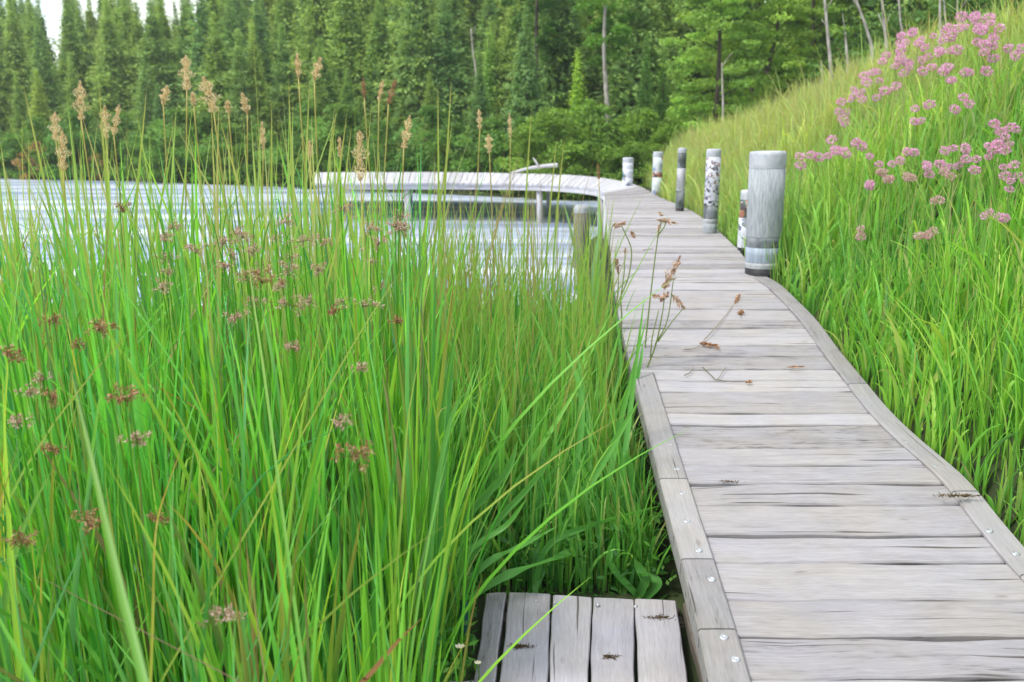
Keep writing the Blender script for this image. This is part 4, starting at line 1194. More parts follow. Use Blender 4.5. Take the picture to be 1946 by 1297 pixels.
where = {
 (1627,176): 'left one of the tight pair high on the bank slope', (1643,188): 'right one of the tight pair high on the bank slope',
 (1595,203): 'full cluster lowest on the left end of the upper drift', (1600,228): 'small cluster hanging just under the left end of the drift',
 (1660,146): 'small cluster on the rising edge of the upper drift', (1671,127): 'tiny cluster where the rising edge meets the upper drift',
 (1703,98): 'cluster at the left shoulder of the dense drift', (1706,77): 'cluster at the topmost left of the dense drift',
 (1728,70): 'first cluster of the top line of the dense drift', (1746,73): 'cluster beside the first one of the top line of the dense drift',
 (1737,103): 'biggest cluster in the heart of the dense drift', (1710,127): 'small left one of the pair under the dense drift',
 (1725,129): 'small right one of the pair under the dense drift', (1757,131): 'cluster set apart below right of the dense drift',
 (1773,64): 'cluster standing up before the pale trunk tops', (1809,66): 'cluster standing up right of the pale trunks',
 (1794,80): 'cluster squeezed between the two that stand up high', (1803,96): 'broad cluster under the two that stand up high',
 (1839,33): 'small topmost cluster, left of two against the dark trees', (1843,56): 'broad cluster under the topmost ones',
 (1866,38): 'small topmost cluster, right of two against the dark trees', (1865,72): 'cluster between the broad ones of the top right group',
 (1876,96): 'broad lowest cluster of the top right group', (1893,61): 'round cluster right of the topmost ones',
 (1923,95): 'faded cluster at the top right picture edge', (1692,171): 'single cluster under the rising drift, apart from the others',
 (1806,150): 'loose cluster in the open middle of the bank', (1861,139): 'compact cluster right of the loose one mid bank',
 (1834,192): 'cluster by itself lower on the upper bank', (1744,206): 'upper of two stacked clusters mid bank', (1740,231): 'lower of two stacked clusters mid bank',
 (1582,262): 'cluster above the fuller one near the bollard side', (1593,291): 'full cluster low on the bollard side', (1552,296): 'tall narrow cluster next to the farthest left one',
 (1525,308): 'cluster nearest the wide bollard', (1629,275): 'faint tiny cluster mid slope', (1661,302): 'faint cluster in the middle of the lower slope',
 (1652,354): 'small single cluster low in the grass', (1697,311): 'flattened cluster left of the big lower group', (1692,340): 'pale seedy cluster under the flattened one',
 (1728,290): 'small reddish cluster above the big lower group', (1731,338): 'withered cluster left under the big lower group', (1768,315): 'left cluster of the big lower group',
 (1814,306): 'largest cluster of the big lower group', (1838,310): 'right cluster of the big lower group', (1797,334): 'faded cluster beneath the big lower group',
 (1899,250): 'top cluster of the tall group by the right picture edge', (1891,283): 'middle cluster of the tall group by the right picture edge',
 (1920,276): 'side cluster of the tall group by the right picture edge', (1922,324): 'white flecked broad cluster under the tall edge group', (1917,361): 'hanging cluster at the bottom of the edge flowers',
 (1778,382): 'single brownish bud cluster below the big lower group', (1877,411): 'left of two thin clusters in the lower grass at right', (1908,414): 'right of two thin clusters in the lower grass at right',
 (1753,445): 'left of the lowest faded pair in the grass', (1769,441): 'right of the lowest faded pair in the grass', (1633,440): 'lone faded cluster low beside the wide bollard grass',
 (1674,329): 'tiny whitish seed tuft on the mid slope'}
for i, (px, py, sz, zone) in enumerate(pk):
    hc = bank_point(px, py, .72)
    R = sz / F * hc[1] / 2 * 1.02
    gx, gy = hc[0] + rng.normal(0, .05), hc[1] + abs(rng.normal(0, .04))
    foot = np.array([gx, gy, float(G(gx, gy))])
    faded = zone == 'f'
    lab = ('faded pinkish flowers, ' if faded else hues[i % 5] + ' flowers, ') + where[(px, py)]
    t = thing('pink_flower', lab, 'flower', foot, group='pink flowers on the bank')
    k = max(2, min(10, int(round((sz / 18.0) ** 2 * .8))))
    offs = []
    for j in range(k):
        best = None
        for _ in range(12):
            v = rng.normal(0, 1, 3) * [.46, .38, .40] * max(R - .010, .008) * 1.12
            dmin = min([np.linalg.norm(v - u) for u in offs] + [9])
            if best is None or dmin > best[0]: best = (dmin, v)
        offs.append(best[1])
    mb = MB()
    for v in offs:
        h_ = hc + v
        kk = hc - [0, 0, max(R * 1.6, .05)]
        tube(mb, [kk + rng.normal(0, .003, 3), (kk + h_) / 2 + [v[0] * .3, v[1] * .3, 0], h_], .0013, 3, (.22, .36, .09), cap=False)
    kk = hc - [0, 0, max(R * 1.6, .05)]
    tube(mb, bez([foot, foot * .5 + kk * .5 + [.015, 0, 0], kk], 4), .004, 4, (.26, .44, .10), cap=False)
    mb.build('stem', M['meadow'], t, foot)
    for v in offs:
        me = (HFE if faded else HME)[rng.integers(0, 3 if faded else 5)]
        o = bpy.data.objects.new('flower_head', me); COL.objects.link(o); o.parent = t
        o.location = [float(q_) for q_ in (hc + v - foot)]
        s_ = rng.uniform(.8, 1.2) * float(np.clip(9.2 / F * hc[1] / .017, .6, 2.4)); o.scale = (s_, s_, s_ * .92)
        o.rotation_euler = (rng.normal(0, .4), rng.normal(0, .4), rng.random() * 6)

# --- dry weeds at the deck edge
def weed(label, stems, heads, y, foot, pal=PALEB):
    f = PY(*foot, y); f[2] = min(f[2], .75)
    gz = float(G(f[0] - .05, y))
    root = np.array([f[0] - .06, y, gz])
    t = thing('dry_weed', label, 'weed', root, group='dry weeds at the deck edge')
    mb = MB()
    for k, st in enumerate(stems):
        P = [PY(a, b_, y) for a, b_ in st]
        if k == 0: P = [root, f] + P
        P = bez(P, 6)
        tube(mb, P, np.linspace(.0062 if k == 0 else .004, .0026, len(P)), 5, (.24, .32, .09))
    mb.build('stem', M['seed'], t, root)
    for (a, b_, c_, d_, rad, n) in heads:
        V, q, c = panicle_mesh(PY(a, b_, y), PY(c_, d_, y), rad * 1.55, int(n * 1.5), pal, .022, .008)
        mk('seed_head', V, q, M['seed'], t, c, origin=root)
weed('branched dry weed with a big tan seed spike leaning over the planks', [[(1245, 660), (1258, 600), (1263, 565)], [(1245, 655), (1268, 610), (1280, 530)], [(1250, 650), (1275, 615), (1297, 588)], [(1236, 680), (1240, 640), (1252, 590)]],
     [(1262, 548, 1292, 488, .017, 160), (1255, 572, 1270, 556, .010, 50), (1278, 562, 1302, 588, .010, 70), (1240, 562, 1262, 566, .006, 40)], 4.6, (1215, 742))
weed('tall straight dry weed topped by a flat sideways seed head', [[(1228, 640), (1240, 530), (1252, 440), (1258, 420)], [(1249, 450), (1262, 432), (1266, 420)]],
     [(1248, 418, 1286, 424, .008, 80), (1254, 428, 1250, 440, .005, 20), (1252, 404, 1258, 410, .006, 25)], 4.9, (1222, 700))
weed('hooked dry weed whose pale head nods back to the left', [[(1170, 590), (1194, 528), (1200, 478), (1190, 448), (1180, 428)], [(1158, 520), (1158, 470), (1163, 432), (1172, 424)]],
     [(1166, 430, 1188, 424, .010, 80), (1200, 441, 1206, 452, .006, 40)], 5.3, (1166, 640))
weed('short reddish weed standing left of the hooked one', [[(1172, 580), (1175, 545), (1175, 512)]], [(1170, 492, 1175, 518, .009, 60)], 5.2, (1170, 640), np.array([(.36, .18, .18), (.45, .26, .22), (.3, .15, .12)]))
weed('thin bare weed with a tiny bud between the hooked and tall ones', [[(1180, 570), (1186, 520), (1188, 478)]], [(1187, 482, 1189, 472, .004, 20)], 5.2, (1180, 630))

# --- dry bits lying on the planks
def on_deck(px, py, dz=.006):
    z = .8
    for _ in range(4):
        p_ = PZ(px, py, z); z = float(zd(p_[1])) + dz
    return PZ(px, py, z)
def debris(name, label, cat, paths, heads=(), r_=.0028, col=(.22, .15, .07)):
    p0 = on_deck(*paths[0][0])
    t = thing(name, label, cat, p0, group=None)
    mb = MB()
    for pth in paths:
        P = bez([on_deck(*p_) for p_ in pth], 5)
        tube(mb, P, np.linspace(r_, r_ * .55, len(P)), 5, col)
    mb.build('stalk', M['seed'], t, p0)
    for (a, b_, c_, d_, rad, n) in heads:
        V, q, c = panicle_mesh(on_deck(a, b_, .012), on_deck(c_, d_, .014), rad * 1.35, int(n * 1.4), BRN * 1.1, .018, .007)
        mk('seed_head', V, q, M['seed'], t, c, origin=p0)
debris('fallen_stalk', 'fallen flower stalk with a brown seed head pointing up the deck', 'dry stalk', [[(1338, 646), (1352, 632), (1375, 605), (1398, 575)]], [(1397, 576, 1405, 560, .014, 90)], col=(.30, .24, .10))
debris('curled_leaf', 'curled tan dead leaf with a thin tail on the planks', 'dead leaf', [[(1300, 665), (1322, 662), (1333, 654)]], [(1330, 653, 1360, 656, .010, 110), (1358, 655, 1366, 662, .008, 40)], r_=.002)
debris('seed_head', 'loose brown seed head lying by the fallen stalk', 'seed head', [[(1408, 603), (1407, 597)]], [(1402, 594, 1414, 594, .012, 80)], r_=.0018)
debris('dry_twig', 'forked dry twig lying on the planks below the curled leaf', 'twig', [[(1335, 698), (1350, 712), (1362, 722), (1372, 710), (1380, 698)], [(1362, 722), (1390, 726), (1424, 726)]], [(1418, 727, 1428, 725, .006, 25)], r_=.0026, col=(.20, .17, .08))
debris('dry_twig', 'short bent twig left of the forked one on the planks', 'twig', [[(1300, 714), (1312, 708), (1319, 697)]], r_=.0024, col=(.2, .16, .08))
debris('dry_twig', 'flat reddish twig crossing the middle planks near the right edge', 'twig', [[(1496, 698), (1512, 696), (1530, 697)]], [(1500, 698, 1528, 697, .004, 30)], r_=.002, col=(.2, .12, .07))
debris('dry_twig', 'tiny dark twig on the planks beside the tall straight weed', 'twig', [[(1222, 476), (1232, 474), (1242, 473)]], r_=.003, col=(.15, .08, .06))

# --- white flower and closed blue bud left of the platform
def white_flower(label, px, py, y, foot, rad):
    c = PY(px, py, y); f = PZ(*foot, .14)
    t = thing('white_flower', label, 'flower', f)
    mb = MB(); tube(mb, bez([f, (f + c) / 2 + [.01, 0, .02], c], 5), .0022, 5, (.20, .42, .08)); mb.build('stem', M['blade'], t, f)
    n = 7
    V, q, cc = [], [], []
    for j in range(n):
        a = j / n * 2 * PI
        d = np.array([math.cos(a), math.sin(a) * .7, .45]); s_ = np.cross(d, [0, 0, 1.0]); s_ /= np.linalg.norm(s_)
        b0 = len(V)
        V += [c, c + d * rad * .6 + s_ * rad * .38, c + d * rad * 1.05 + [0, 0, .002], c + d * rad * .6 - s_ * rad * .38]
        q.append((b0, b0 + 1, b0 + 2, b0 + 3))
    mk('petals', V, q, M['petal'], t, np.tile((.75, .72, .55), (len(V), 1)), origin=f)
white_flower('cream flower on a short stem left of the plank platform', 874, 1232, 2.35, (862, 1330), .017)
white_flower('drooping cream flower at the lower left corner of the plank platform', 908, 1262, 2.3, (900, 1340), .012)
f = PZ(876, 1290, .14); c = PY(878, 1210, f[1])
t = thing('blue_bud', 'closed teal bud standing in the leaves left of the plank platform', 'flower bud', f)
tip = PY(884, 1118, f[1])
mb = MB()
tube(mb, bez([f, (f + c) / 2, c], 4), .004, 6, (.05, .20, .08)); mb.build('stem', M['blade'], t, f)
mb = MB()
tube(mb, bez([c, c * .6 + tip * .4, tip], 6), [.004, .010, .014, .016, .017, .017, .016, .015, .013, .011, .008, .005, .001], 8, (.015, .12, .11)); mb.build('bud', M['blade'], t, f)

# ------------------------------------------------------------------ trees
def crown_conifer(h, R, seed, ragged=.25, nlev=36, nq=54, leaf=.22, base=.10):
    r_ = np.random.default_rng(seed)
    C, D, Nn, L, cc = [], [], [], [], []
    for i in range(nlev):
        u = i / (nlev - 1)
        z = h * (base + (1 - base) * u)
        rr = R * ((1 - u) ** 1.05 * .98 + .012) * (1 + r_.normal(0, ragged * .35))
        nb = int(6 + 3 * (1 - u))
        ph = r_.random() * 6.28
        for b_ in range(nb):
            a = ph + b_ / nb * 6.28 + r_.normal(0, .25)
            ln = rr * r_.uniform(.6, 1.18)
            tilt = .35 - .65 * (1 - u) + r_.normal(0, .12)
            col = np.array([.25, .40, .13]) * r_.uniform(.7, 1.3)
            k = max(4, int(nq * (.4 + .6 * (1 - u))))
            s_ = r_.uniform(.12, 1.0, k) ** .75
            d = np.array([math.cos(a), math.sin(a), 0])
            pts = d[None] * (s_ * ln)[:, None]
            pts[:, 2] = z + s_ * ln * tilt - .18 * (s_ * ln) ** 2 / max(R, .5)
            side = np.array([-math.sin(a), math.cos(a), 0])
            pts += side[None] * (r_.normal(0, .16, k) * ln * (.3 + s_ * .7))[:, None] + r_.normal(0, .05, pts.shape) * (1 + s_[:, None])
            pts[:, 2] += r_.normal(0, .05, k)
            C.append(pts)
            dd = d[None] + r_.normal(0, .55, (k, 3)) + [0, 0, tilt * .5 - .15]
            D.append(dd); Nn.append(r_.normal(0, .6, (k, 3)) + [0, 0, 1]); L.append(leaf * r_.uniform(.7, 1.5, k) * (.42 + .58 * (1 - u)))
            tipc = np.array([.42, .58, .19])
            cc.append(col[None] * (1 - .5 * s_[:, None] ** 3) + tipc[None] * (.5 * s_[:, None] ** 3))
    # inner twigs that close the crown
    k = 2600
    u = .86 * r_.random(k) ** 1.3; a = r_.random(k) * 6.28
    rr = R * ((1 - u) ** 1.05 * .98 + .012) * .62 * r_.random(k) ** .5
    C.append(np.stack([np.cos(a) * rr, np.sin(a) * rr, h * (base + (1 - base) * u)], -1))
    D.append(r_.normal(0, 1, (k, 3))); Nn.append(r_.normal(0, 1, (k, 3))); L.append((.16 + .36 * (1 - u)) * r_.uniform(.7, 1.3, k) * R / 2)
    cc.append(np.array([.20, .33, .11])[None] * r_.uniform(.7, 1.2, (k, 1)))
    C = np.vstack(C); D = np.vstack(D); Nn = np.vstack(Nn); L = np.concatenate(L)
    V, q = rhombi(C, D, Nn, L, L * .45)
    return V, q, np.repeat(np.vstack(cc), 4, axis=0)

def as_mesh(nm, V, q, c, mat):
    o = mk(nm, V, q, mat, None, c); me = o.data; bpy.data.objects.remove(o); return me

def trunk_mesh(h, r0, mat, seed, limbs=0, bend=.1):
    r_ = np.random.default_rng(seed); mb = MB()
    P = bez([(0, 0, -.3), (r_.normal(0, bend) * .3, r_.normal(0, bend) * .3, h * .35), (r_.normal(0, bend), r_.normal(0, bend), h * .7), (r_.normal(0, bend), r_.normal(0, bend), h)], 5)
    tube(mb, P, np.linspace(r0, r0 * .15, len(P)), 8)
    for i in range(limbs):
        u = r_.uniform(.3, .9); k = P[int(u * (len(P) - 1))]
        a = r_.random() * 6.28; ln = h * .28 * (1.1 - u) * r_.uniform(.7, 1.2)
        d = np.array([math.cos(a), math.sin(a), 0])
        tube(mb, [k, k + d * ln * .5 + [0, 0, ln * .25], k + d * ln + [0, 0, ln * .7]], [r0 * .35 * (1.1 - u), r0 * .2 * (1.1 - u), .008], 5)
    o = mb.build('trunk', mat); me = o.data; bpy.data.objects.remove(o); return me

CON = [(as_mesh('crown', *crown_conifer(10, r_, 40 + i, rg, base=bs), M['conifer']), trunk_mesh(8.2, .10, M['bark'], 60 + i)) for i, (r_, rg, bs) in
       enumerate(((2.4, .25, .02), (2.1, .5, .03), (2.8, .6, .04), (2.3, .75, .08), (1.9, .45, .02)))]

def crown_leafy(h, R, seed, n, leaf, base=.15, clumps=46, col=(.09, .24, .035), flat=.5):
    """broad crown: leaf rhombi in many clumps along branch sprays"""
    r_ = np.random.default_rng(seed)
    C, D, Nn, L, cc = [], [], [], [], []
    for i in range(clumps):
        u = r_.random()
        z = h * (base + (1 - base) * u)
        prof = math.sin(min(1, (u * .85 + .18)) * PI) ** .6
        a = r_.random() * 6.28; rad = R * prof * r_.uniform(.25, 1.0)
        c0 = np.array([math.cos(a) * rad, math.sin(a) * rad, z])
        k = int(n / clumps * r_.uniform(.6, 1.5))
        sz = np.array([R * .30, R * .30, R * .30 * flat]) * r_.uniform(.6, 1.25)
        v = r_.normal(0, 1, (k, 3)); v /= np.linalg.norm(v, axis=1)[:, None]; v *= r_.random((k, 1)) ** .45
        pts = c0 + v * sz
        out = np.array([math.cos(a), math.sin(a), -.12])
        C.append(pts); D.append(out[None] + r_.normal(0, .7, (k, 3))); Nn.append(r_.normal(0, .6, (k, 3)) + [0, 0, 1])
        L.append(leaf * r_.uniform(.6, 1.4, k)); 
        cc.append(np.array(col)[None] * r_.uniform(.75, 1.3) * r_.uniform(.85, 1.15, (k, 1)))
    C = np.vstack(C); L = np.concatenate(L)
    V, q = rhombi(C, np.vstack(D), np.vstack(Nn), L, L * .5)
    return V, q, np.repeat(np.vstack(cc), 4, axis=0)

LEAFY = [(as_mesh('crown', *crown_leafy(9, 2.1, 80 + i, 15000, .17, .04, 120, (.29, .47, .095), .34), M['bright']), trunk_mesh(8.6, .13, M['bark'], 90 + i, 9, .25)) for i in range(3)]
SHRUB = [(as_mesh('foliage', *crown_leafy(2.6, 1.5, 120 + i, 3600, .16, .0, 34, (.13, .27, .06), .6), M['bright']), trunk_mesh(1.8, .05, M['bark'], 130 + i, 6, .2)) for i in range(3)]
BRSH = [(as_mesh('foliage', *crown_leafy(2.6, 1.5, 150 + i, 5200, .13, .0, 40, (.19, .34, .065), .6), M['bright']), trunk_mesh(1.8, .05, M['bark'], 160 + i, 6, .2)) for i in range(2)]
TANB = (as_mesh('foliage', *crown_leafy(1.6, .9, 171, 1700, .11, .0, 24, (.42, .26, .10), .8), M['seed']), trunk_mesh(1.1, .04, M['bark'], 172, 5, .2))

def plant_tree(name, label, cat, proto, x, y, h, h0, wide=1.0, group=None, crown='crown', z=None):
    gz = float(G(x, y)) if z is None else z
    t = thing(name, label, cat, (x, y, gz - .05), rng.random() * 6.28, group)
    s_ = h / h0
    for nm, me in ((crown, proto[0]), ('trunk', proto[1])):
        o = bpy.data.objects.new(nm, me); COL.objects.link(o); o.parent = t
        o.scale = (s_ * wide, s_ * wide, s_)
    return t

def top_row(px):
    return np.interp(px, [-100, 0, 60, 110, 160, 300, 370, 420, 500, 2200], [2, 6, -14, 2, -18, -8, -16, -60, -140, -220])

# far forest in ranks behind the shore
shore_far = shore[12:20]
seglen = np.linalg.norm(np.diff(shore_far, axis=0), axis=1); cum = np.concatenate([[0], np.cumsum(seglen)])
def shore_at(s_): return np.array([np.interp(s_, cum, shore_far[:, k]) for k in (0, 1)])
GROUPF = 'conifers of the forest across the lake'
count = 0
for rank, (sd0, step, hh) in enumerate(((3.4, 2.1, 6.0), (6.0, 1.9, 8.5), (9.2, 1.9, 10.0), (12.6, 1.8, 11.0), (16.5, 1.6, 12.0), (20.5, 1.4, 12.5))):
    s_ = .5
    while s_ < cum[-1] - 6:
        b_ = shore_at(s_); nrm = np.array([.45, .89])
        q_ = b_ + nrm * (sd0 + rng.normal(0, .6)) + np.array([rng.normal(0, .5), 0])
        s_ += step * rng.uniform(.75, 1.3)
        gz = float(G(q_[0], q_[1]))
        px, _ = project(np.array([q_[0], q_[1], 3.0]))
        if px < -650 or px > 1330: continue
        if px > 1010 and rank == 0: continue
        h = hh * rng.uniform(.62, 1.25)
        py_t = top_row(px) + rng.uniform(-18, 16) * (1 if px < 400 else 2.8)
        zmax = PY(px, py_t, q_[1])[2] - gz
        if rank >= 2 and px < 430: h = zmax * rng.uniform(.97, 1.04)
        else: h = min(h, zmax)
        h = max(h, 4.0)
        k = rng.integers(0, 5)
        zone = 'left of the tallest plume' if px < 352 else ('behind the plumed reeds' if px < 800 else 'behind the pier')
        dep = ['front rank just behind the shore bushes', 'second rank from the far shore', 'third rank up the slope', 'fourth rank up the slope', 'fifth rank up the slope', 'topmost rank on the slope'][rank]
        plant_tree('spruce_tree', f'spruce in the {dep}, {zone}', 'tree', CON[k], q_[0], q_[1], h, 10, rng.uniform(1.0, 1.4), GROUPF)
        count += 1

# shore bushes
s_ = .3; kk = 0
while s_ < cum[-1] - 8:
    b_ = shore_at(s_) + np.array([.45, .89]) * rng.uniform(.7, 1.7)
    px, _ = project(np.array([b_[0], b_[1], 1.0]))
    s_ += rng.uniform(1.2, 1.9)
    if px < -500 or px > 1010: continue
    lab = 'rounded bush at the far water line, ' + ('left of the tallest plume' if px < 350 else ('between the plumes and the pier' if px < 800 else 'behind the pier'))
    plant_tree('shore_bush', lab, 'bush', SHRUB[kk % 3], b_[0], b_[1], rng.uniform(1.7, 3.1), 2.6, rng.uniform(.9, 1.2), 'bushes along the far shore', 'foliage')
    kk += 1

def at_px(px, y): return PY(px, 300, y)[0]
def named_tree(name, label, proto, px, ptop, y, h0, wide=1.0, cat='tree', crown='crown', group=None):
    x = at_px(px, y); gz = float(G(x, y))
    h = PY(px, ptop, y)[2] - gz
    return plant_tree(name, label, cat, proto, x, y, h, h0, wide, group, crown)

# tan bush by the left shore
named_tree('tan_bush', 'pale tan leaved bush at the far water line near the left edge', TANB, 72, 272, 42.0, 1.6, 1.0, 'bush', 'foliage')
named_tree('tan_bush', 'small orange tan bush at the far water line behind the paired plumes', TANB, 182, 292, 41.0, 1.6, .9, 'bush', 'foliage')

# brighter nearer trees right of the middle
BCON = [(as_mesh('crown', *(lambda t_: (t_[0], t_[1], t_[2] * [1.75, 1.75, .9]))(crown_conifer(6, 1.25, 200 + i, .4, 26, 40, .16, .03)), M['bright']), trunk_mesh(5.7, .09, M['bark'], 210 + i)) for i in range(2)]
MCON = [(as_mesh('crown', *(lambda t_: (t_[0], t_[1], t_[2] * [1.1, 1.25, 1.1]))(crown_conifer(7, 1.05, 220 + i, .4, 28, 40, .16, .03)), M['bright']), trunk_mesh(6.7, .09, M['bark'], 230 + i)) for i in range(2)]
GRN = 'nearer trees behind the bend of the boardwalk'
named_tree('spruce_tree', 'bright yellow green young spruce beside the white birch trunk', BCON[0], 1095, 98, 31.0, 6, 1.05, group=GRN)
named_tree('spruce_tree', 'grey green slim spruce whose tip stands left of the dark pine trunk', MCON[0], 932, 62, 36.0, 7, 1.5, group=GRN)
named_tree('spruce_tree', 'mid green pointed spruce, left of the three close spires', MCON[1], 1222, 66, 30.0, 7, 1.1, group=GRN)
named_tree('spruce_tree', 'mid green pointed spruce, middle of the three close spires', MCON[0], 1256, 80, 30.5, 7, 1.1, group=GRN)
named_tree('spruce_tree', 'mid green pointed spruce, right of the three close spires', MCON[1], 1284, 84, 30.0, 7, 1.15, group=GRN)
for px, pt, y, lab in ((1052, 205, 28.6, 'bright green bush left below the young spruce'), (1118, 190, 28.8, 'large bright green bush under the young spruce'), (1172, 225, 29.2, 'bright green bush at the foot of the birch trunk'),
                       (1222, 205, 28.8, 'mid green bush under the close spires'), (1265, 235, 27.6, 'low bush where the meadow crest begins'), (1085, 268, 27.8, 'low bright bush behind the pier bend'), (1150, 262, 27.8, 'low green bush left of the shortest post'),
                       (1205, 268, 27.2, 'low dark bush directly behind the shortest post'), (1010, 240, 29.4, 'green bush behind the drift log'), (1300, 195, 28.5, 'dark bush left of the big light green tree'), (965, 268, 30.4, 'low bush at the right end of the far shore')):
    named_tree('bush', lab, BRSH[rng.integers(0, 2)], px, pt, y, 2.6, 1.0, 'bush', 'foliage', 'bushes behind the boardwalk bend')
for px, pt, y, lab, wd in ((1352, -150, 26.5, 'big light green leafy tree at the left end of the meadow crest', 1.0), (1445, -120, 27.5, 'light green leafy tree in the middle of the meadow crest trees', 1.1), (1530, -170, 29.5, 'light green leafy tree just left of the bare pale trunks', 1.0),
                           (1420, -260, 32.0, 'tall leafy tree behind the light green ones', 1.1)):
    named_tree('leafy_tree', lab, LEAFY[rng.integers(0, 3)], px, pt, y, 9, wd, group='light green trees over the meadow crest')
for px, pt, y, lab in ((1600, -240, 30, 'dark spruce behind the first bare trunks'), (1660, -260, 29, 'dark spruce behind the crooked bare trunk'), (1720, -240, 28, 'dark spruce over the dense pink drift'), (1775, -260, 27, 'dark spruce above the middle pink flowers'),
                       (1835, -250, 26, 'dark spruce above the topmost pink flowers'), (1890, -280, 25, 'dark spruce over the top right flowers'), (1950, -260, 24, 'dark spruce at the top right corner'), (1630, -330, 36, 'tall dark spruce far behind the bare trunks'), (1700, -330, 35, 'tall dark spruce behind the dense drift of flowers'),
                       (1800, -340, 34, 'tall dark spruce in the second rank over the bank'), (1880, -330, 33, 'tall dark spruce deepest over the right of the bank'), (1560, -260, 34, 'dark spruce in the gap between leafy trees and bare trunks'), (1480, -300, 38, 'dark spruce showing through the light green trees'), (1390, -300, 39, 'dark spruce behind the big light green tree'), (1310, -280, 38, 'dark spruce above the three close spires'),
                       (1985, -300, 30, 'dark spruce mostly outside the right edge'), (1270, -300, 41, 'tall spruce rising behind the three close spires'), (1200, -280, 40, 'tall spruce behind the birch crown'), (1130, -300, 42, 'tall spruce left of the birch crown'), (1060, -250, 42, 'tall spruce behind the dark pine trunk')):
    named_tree('spruce_tree', lab, CON[rng.integers(0, 5)], px, pt, y, 10, 1.15, group='dark spruces over the meadow bank')
# fill under the dark spruces
for px, pt, y in ((1590, 60, 27), (1640, 40, 26), (1700, 30, 25), (1760, 10, 24), (1820, -10, 23), (1880, -20, 22), (1940, -40, 21), (1560, 100, 28)):
    named_tree('bush', 'dark undergrowth bush in the wood edge behind the pink flowers', SHRUB[rng.integers(0, 3)], px, pt, y, 2.6, .9, 'bush', 'foliage', 'bushes in the wood edge')

# thin single trunks
def bare(name, label, pts, y, r0, mat, twigs=3, crown=None):
    P = [PY(a, b_, y) for a, b_ in pts]
    g = P[0].copy(); g[2] = float(G(g[0], y)) - .1
    if g[2] < P[0][2]: P = [g] + P
    t = thing(name, label, 'tree', P[0], group='thin bare trunks')
    mb = MB(); Q = bez(P, 6)
    tube(mb, Q, np.linspace(r0, r0 * .45, len(Q)), 7)
    mb.build('trunk', mat, t, P[0])
    if twigs:
        mb = MB()
        for _ in range(twigs):
            k = Q[rng.integers(len(Q) // 3, len(Q))]; a = rng.random() * 6.28; ln = rng.uniform(.2, .6)
            d = np.array([math.cos(a) * .6, math.sin(a) * .4, .9])
            tube(mb, [k, k + d * ln * .5 + [0, 0, .02], k + d * ln], [r0 * .35, r0 * .22, .006], 5)
        mb.build('branch', mat, t, P[0])
    if crown:
        c0 = PY(crown[0], crown[1], y); R = crown[2]
        V, q, c = crown_leafy(crown[3], R, 300 + int(y), 5200, .16, .0, 46, crown[4], .55)
        mk('crown', V + (c0 - P[0]), q, M['bright'], t, c)
    return t
bare('birch_tree', 'white slender birch trunk behind the bend, its light crown above', [(1158, 285), (1153, 190), (1148, 95), (1150, 10)], 29.5, .11, M['palebark'], 2, (1152, 120, 1.3, 5.5, (.10, .24, .035)))
bare('pine_tree', 'dark slim pine trunk standing left of the young spruce', [(1012, 300), (1020, 200), (1019, 90), (1020, 0)], 33.0, .11, M['bark'], 3, (1022, 90, 1.5, 5.5, (.075, .18, .035)))
bare('bare_trunk', 'straight pale trunk at the left end of the bare trunks', [(1579, 150), (1574, 80), (1568, 10), (1562, -40)], 17.5, 0.041, M['palebark'])
bare('bare_trunk', 'short whitish snag right of the first pale trunk', [(1611, 140), (1609, 100), (1606, 62)], 16.5, 0.037, M['palebark'], 1)
bare('bare_trunk', 'crooked pale trunk bent over to the left', [(1658, 115), (1648, 60), (1636, 25), (1620, -20)], 17, 0.037, M['palebark'])
bare('bare_trunk', 'straight grey trunk right of the crooked one', [(1684, 105), (1681, 50), (1674, -20)], 17, 0.041, M['palebark'])
bare('bare_trunk', 'thin grey trunk between the straight one and the dense drift', [(1714, 80), (1711, 40), (1707, -20)], 17.5, 0.027, M['palebark'], 2)
bare('bare_trunk', 'pale trunk rising out of the upper pink flowers', [(1786, 85), (1786, 30), (1787, -20)], 16, 0.034, M['palebark'], 2)
bare('bare_trunk', 'thin pale trunk just right of the one among pink flowers', [(1797, 75), (1796, 30), (1792, -20)], 16.5, 0.024, M['palebark'], 2)
bare('bare_trunk', 'thin grey trunk before the right dark spruces', [(1819, 70), (1819, 20), (1820, -20)], 17, 0.024, M['palebark'], 1)
bare('bare_trunk', 'little stub at the crest left of the first pale trunk', [(1563, 160), (1562, 135), (1561, 115)], 17, 0.027, M['palebark'], 0)
bare('bare_trunk', 'thin trunk low in front of the light green trees', [(1374, 215), (1373, 170), (1372, 120)], 24.5, 0.041, M['palebark'], 1)
bare('bare_trunk', 'pale dead trunk before the spruces left of the dark pine', [(905, 150), (899, 100), (895, 55)], 37, 0.061, M['palebark'], 1)
bare('bare_trunk', 'short pale trunk showing above the close spires', [(1193, 130), (1190, 90), (1187, 45)], 33, 0.054, M['palebark'], 1)

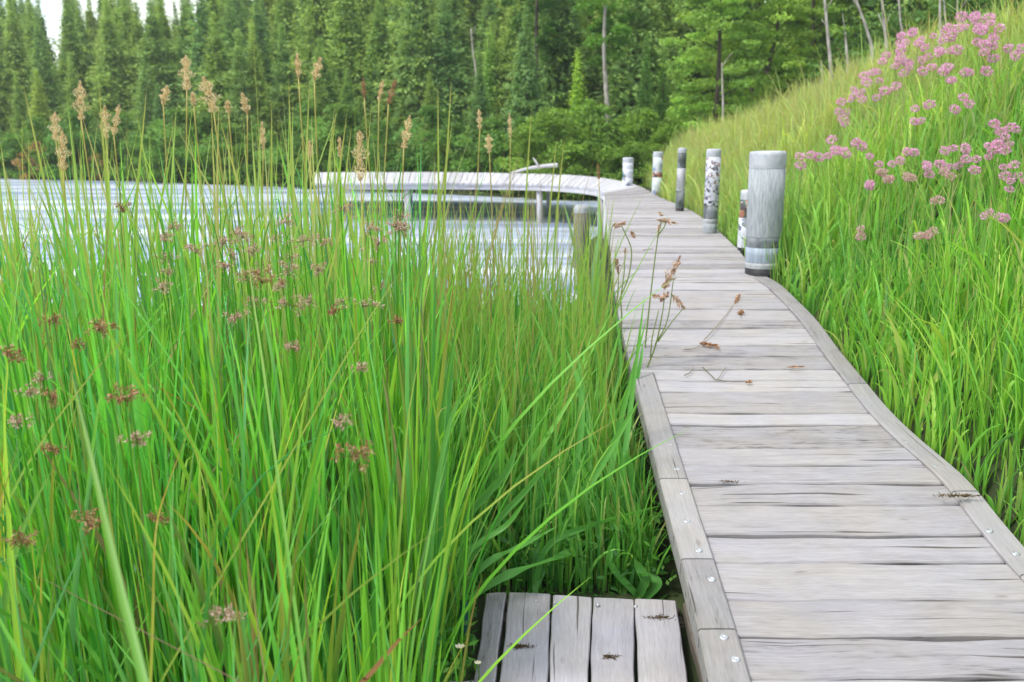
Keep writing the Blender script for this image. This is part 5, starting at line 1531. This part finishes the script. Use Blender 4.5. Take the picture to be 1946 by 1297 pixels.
# ------------------------------------------------------------------ faint damp air over the lake
hz, hnt, hout = newmat('damp air')
pv = N(hnt, 'ShaderNodeVolumePrincipled', Density=0.0009, Anisotropy=0.3)
pv.inputs['Color'].default_value = (.9, .95, 1, 1)
hnt.links.new(pv.outputs[0], hout.inputs['Volume'])
bx0, bx1, by0, by1, bz0, bz1 = -152, 152, -62, 162, -3.3, 12
HV = [(x, y, z) for z in (bz0, bz1) for (x, y) in ((bx0, by0), (bx1, by0), (bx1, by1), (bx0, by1))]
ho = mk('haze', HV, [(0, 3, 2, 1), (4, 5, 6, 7), (0, 1, 5, 4), (1, 2, 6, 5), (2, 3, 7, 6), (3, 0, 4, 7)], hz, smooth=False)
tag(ho, 'faint pale haze in the air over the lake and forest', 'haze', kind='stuff')

# ------------------------------------------------------------------ light, sky, camera
SUN_EL, SUN_AZ = math.radians(56), math.radians(-115)      # azimuth from +Y toward +X
w = bpy.data.worlds.new('World'); S.world = w; w.use_nodes = True
nt = w.node_tree; nt.nodes.clear()
out = N(nt, 'ShaderNodeOutputWorld'); bg = N(nt, 'ShaderNodeBackground'); bg.inputs['Strength'].default_value = 0.105
sky = N(nt, 'ShaderNodeTexSky'); sky.sky_type = 'NISHITA'; sky.sun_disc = False
sky.sun_elevation = SUN_EL; sky.sun_rotation = SUN_AZ; sky.air_density = 1.0; sky.dust_density = 1.0
tc = N(nt, 'ShaderNodeTexCoord')
mp = N(nt, 'ShaderNodeMapping'); mp.inputs['Scale'].default_value = (1, 1, 2.6)
nt.links.new(tc.outputs['Generated'], mp.inputs['Vector'])
nz = N(nt, 'ShaderNodeTexNoise', Scale=2.6, Detail=7.0, Roughness=0.58)
nt.links.new(mp.outputs[0], nz.inputs['Vector'])
rp = N(nt, 'ShaderNodeValToRGB'); rp.color_ramp.elements[0].position = .36; rp.color_ramp.elements[1].position = .56
nt.links.new(nz.outputs['Fac'], rp.inputs[0])
mx = N(nt, 'ShaderNodeMix', data_type='RGBA')
nt.links.new(rp.outputs[0], mx.inputs['Factor'])
nt.links.new(sky.outputs[0], mx.inputs['A']); mx.inputs['B'].default_value = (7.2, 7.3, 7.6, 1)
nt.links.new(mx.outputs['Result'], bg.inputs['Color']); nt.links.new(bg.outputs[0], out.inputs[0])

sl = bpy.data.lights.new('sun', 'SUN'); sl.energy = 1.5; sl.angle = math.radians(11); sl.color = (1, .95, .87)
so = bpy.data.objects.new('sun', sl); COL.objects.link(so)
d = Vector((math.sin(SUN_AZ) * math.cos(SUN_EL), math.cos(SUN_AZ) * math.cos(SUN_EL), math.sin(SUN_EL)))
so.rotation_euler = d.to_track_quat('Z', 'Y').to_euler(); so.location = d * 50

cd = bpy.data.cameras.new('camera'); co = bpy.data.objects.new('camera', cd); COL.objects.link(co)
cd.sensor_width = 36; cd.lens = F / W0 * 36; cd.clip_start = .05; cd.clip_end = 1500
co.location = (0, 0, EYE); co.rotation_euler = (PI / 2 - TH, 0, 0)
cd.dof.use_dof = True; cd.dof.focus_distance = 3.2; cd.dof.aperture_fstop = 3.6
S.camera = co
S.view_settings.view_transform = 'Standard'; S.view_settings.look = 'None'
S.view_settings.exposure = 1.28; S.view_settings.gamma = 1
S.cycles.max_bounces = 6; S.cycles.transparent_max_bounces = 4
S.cycles.use_denoising = True
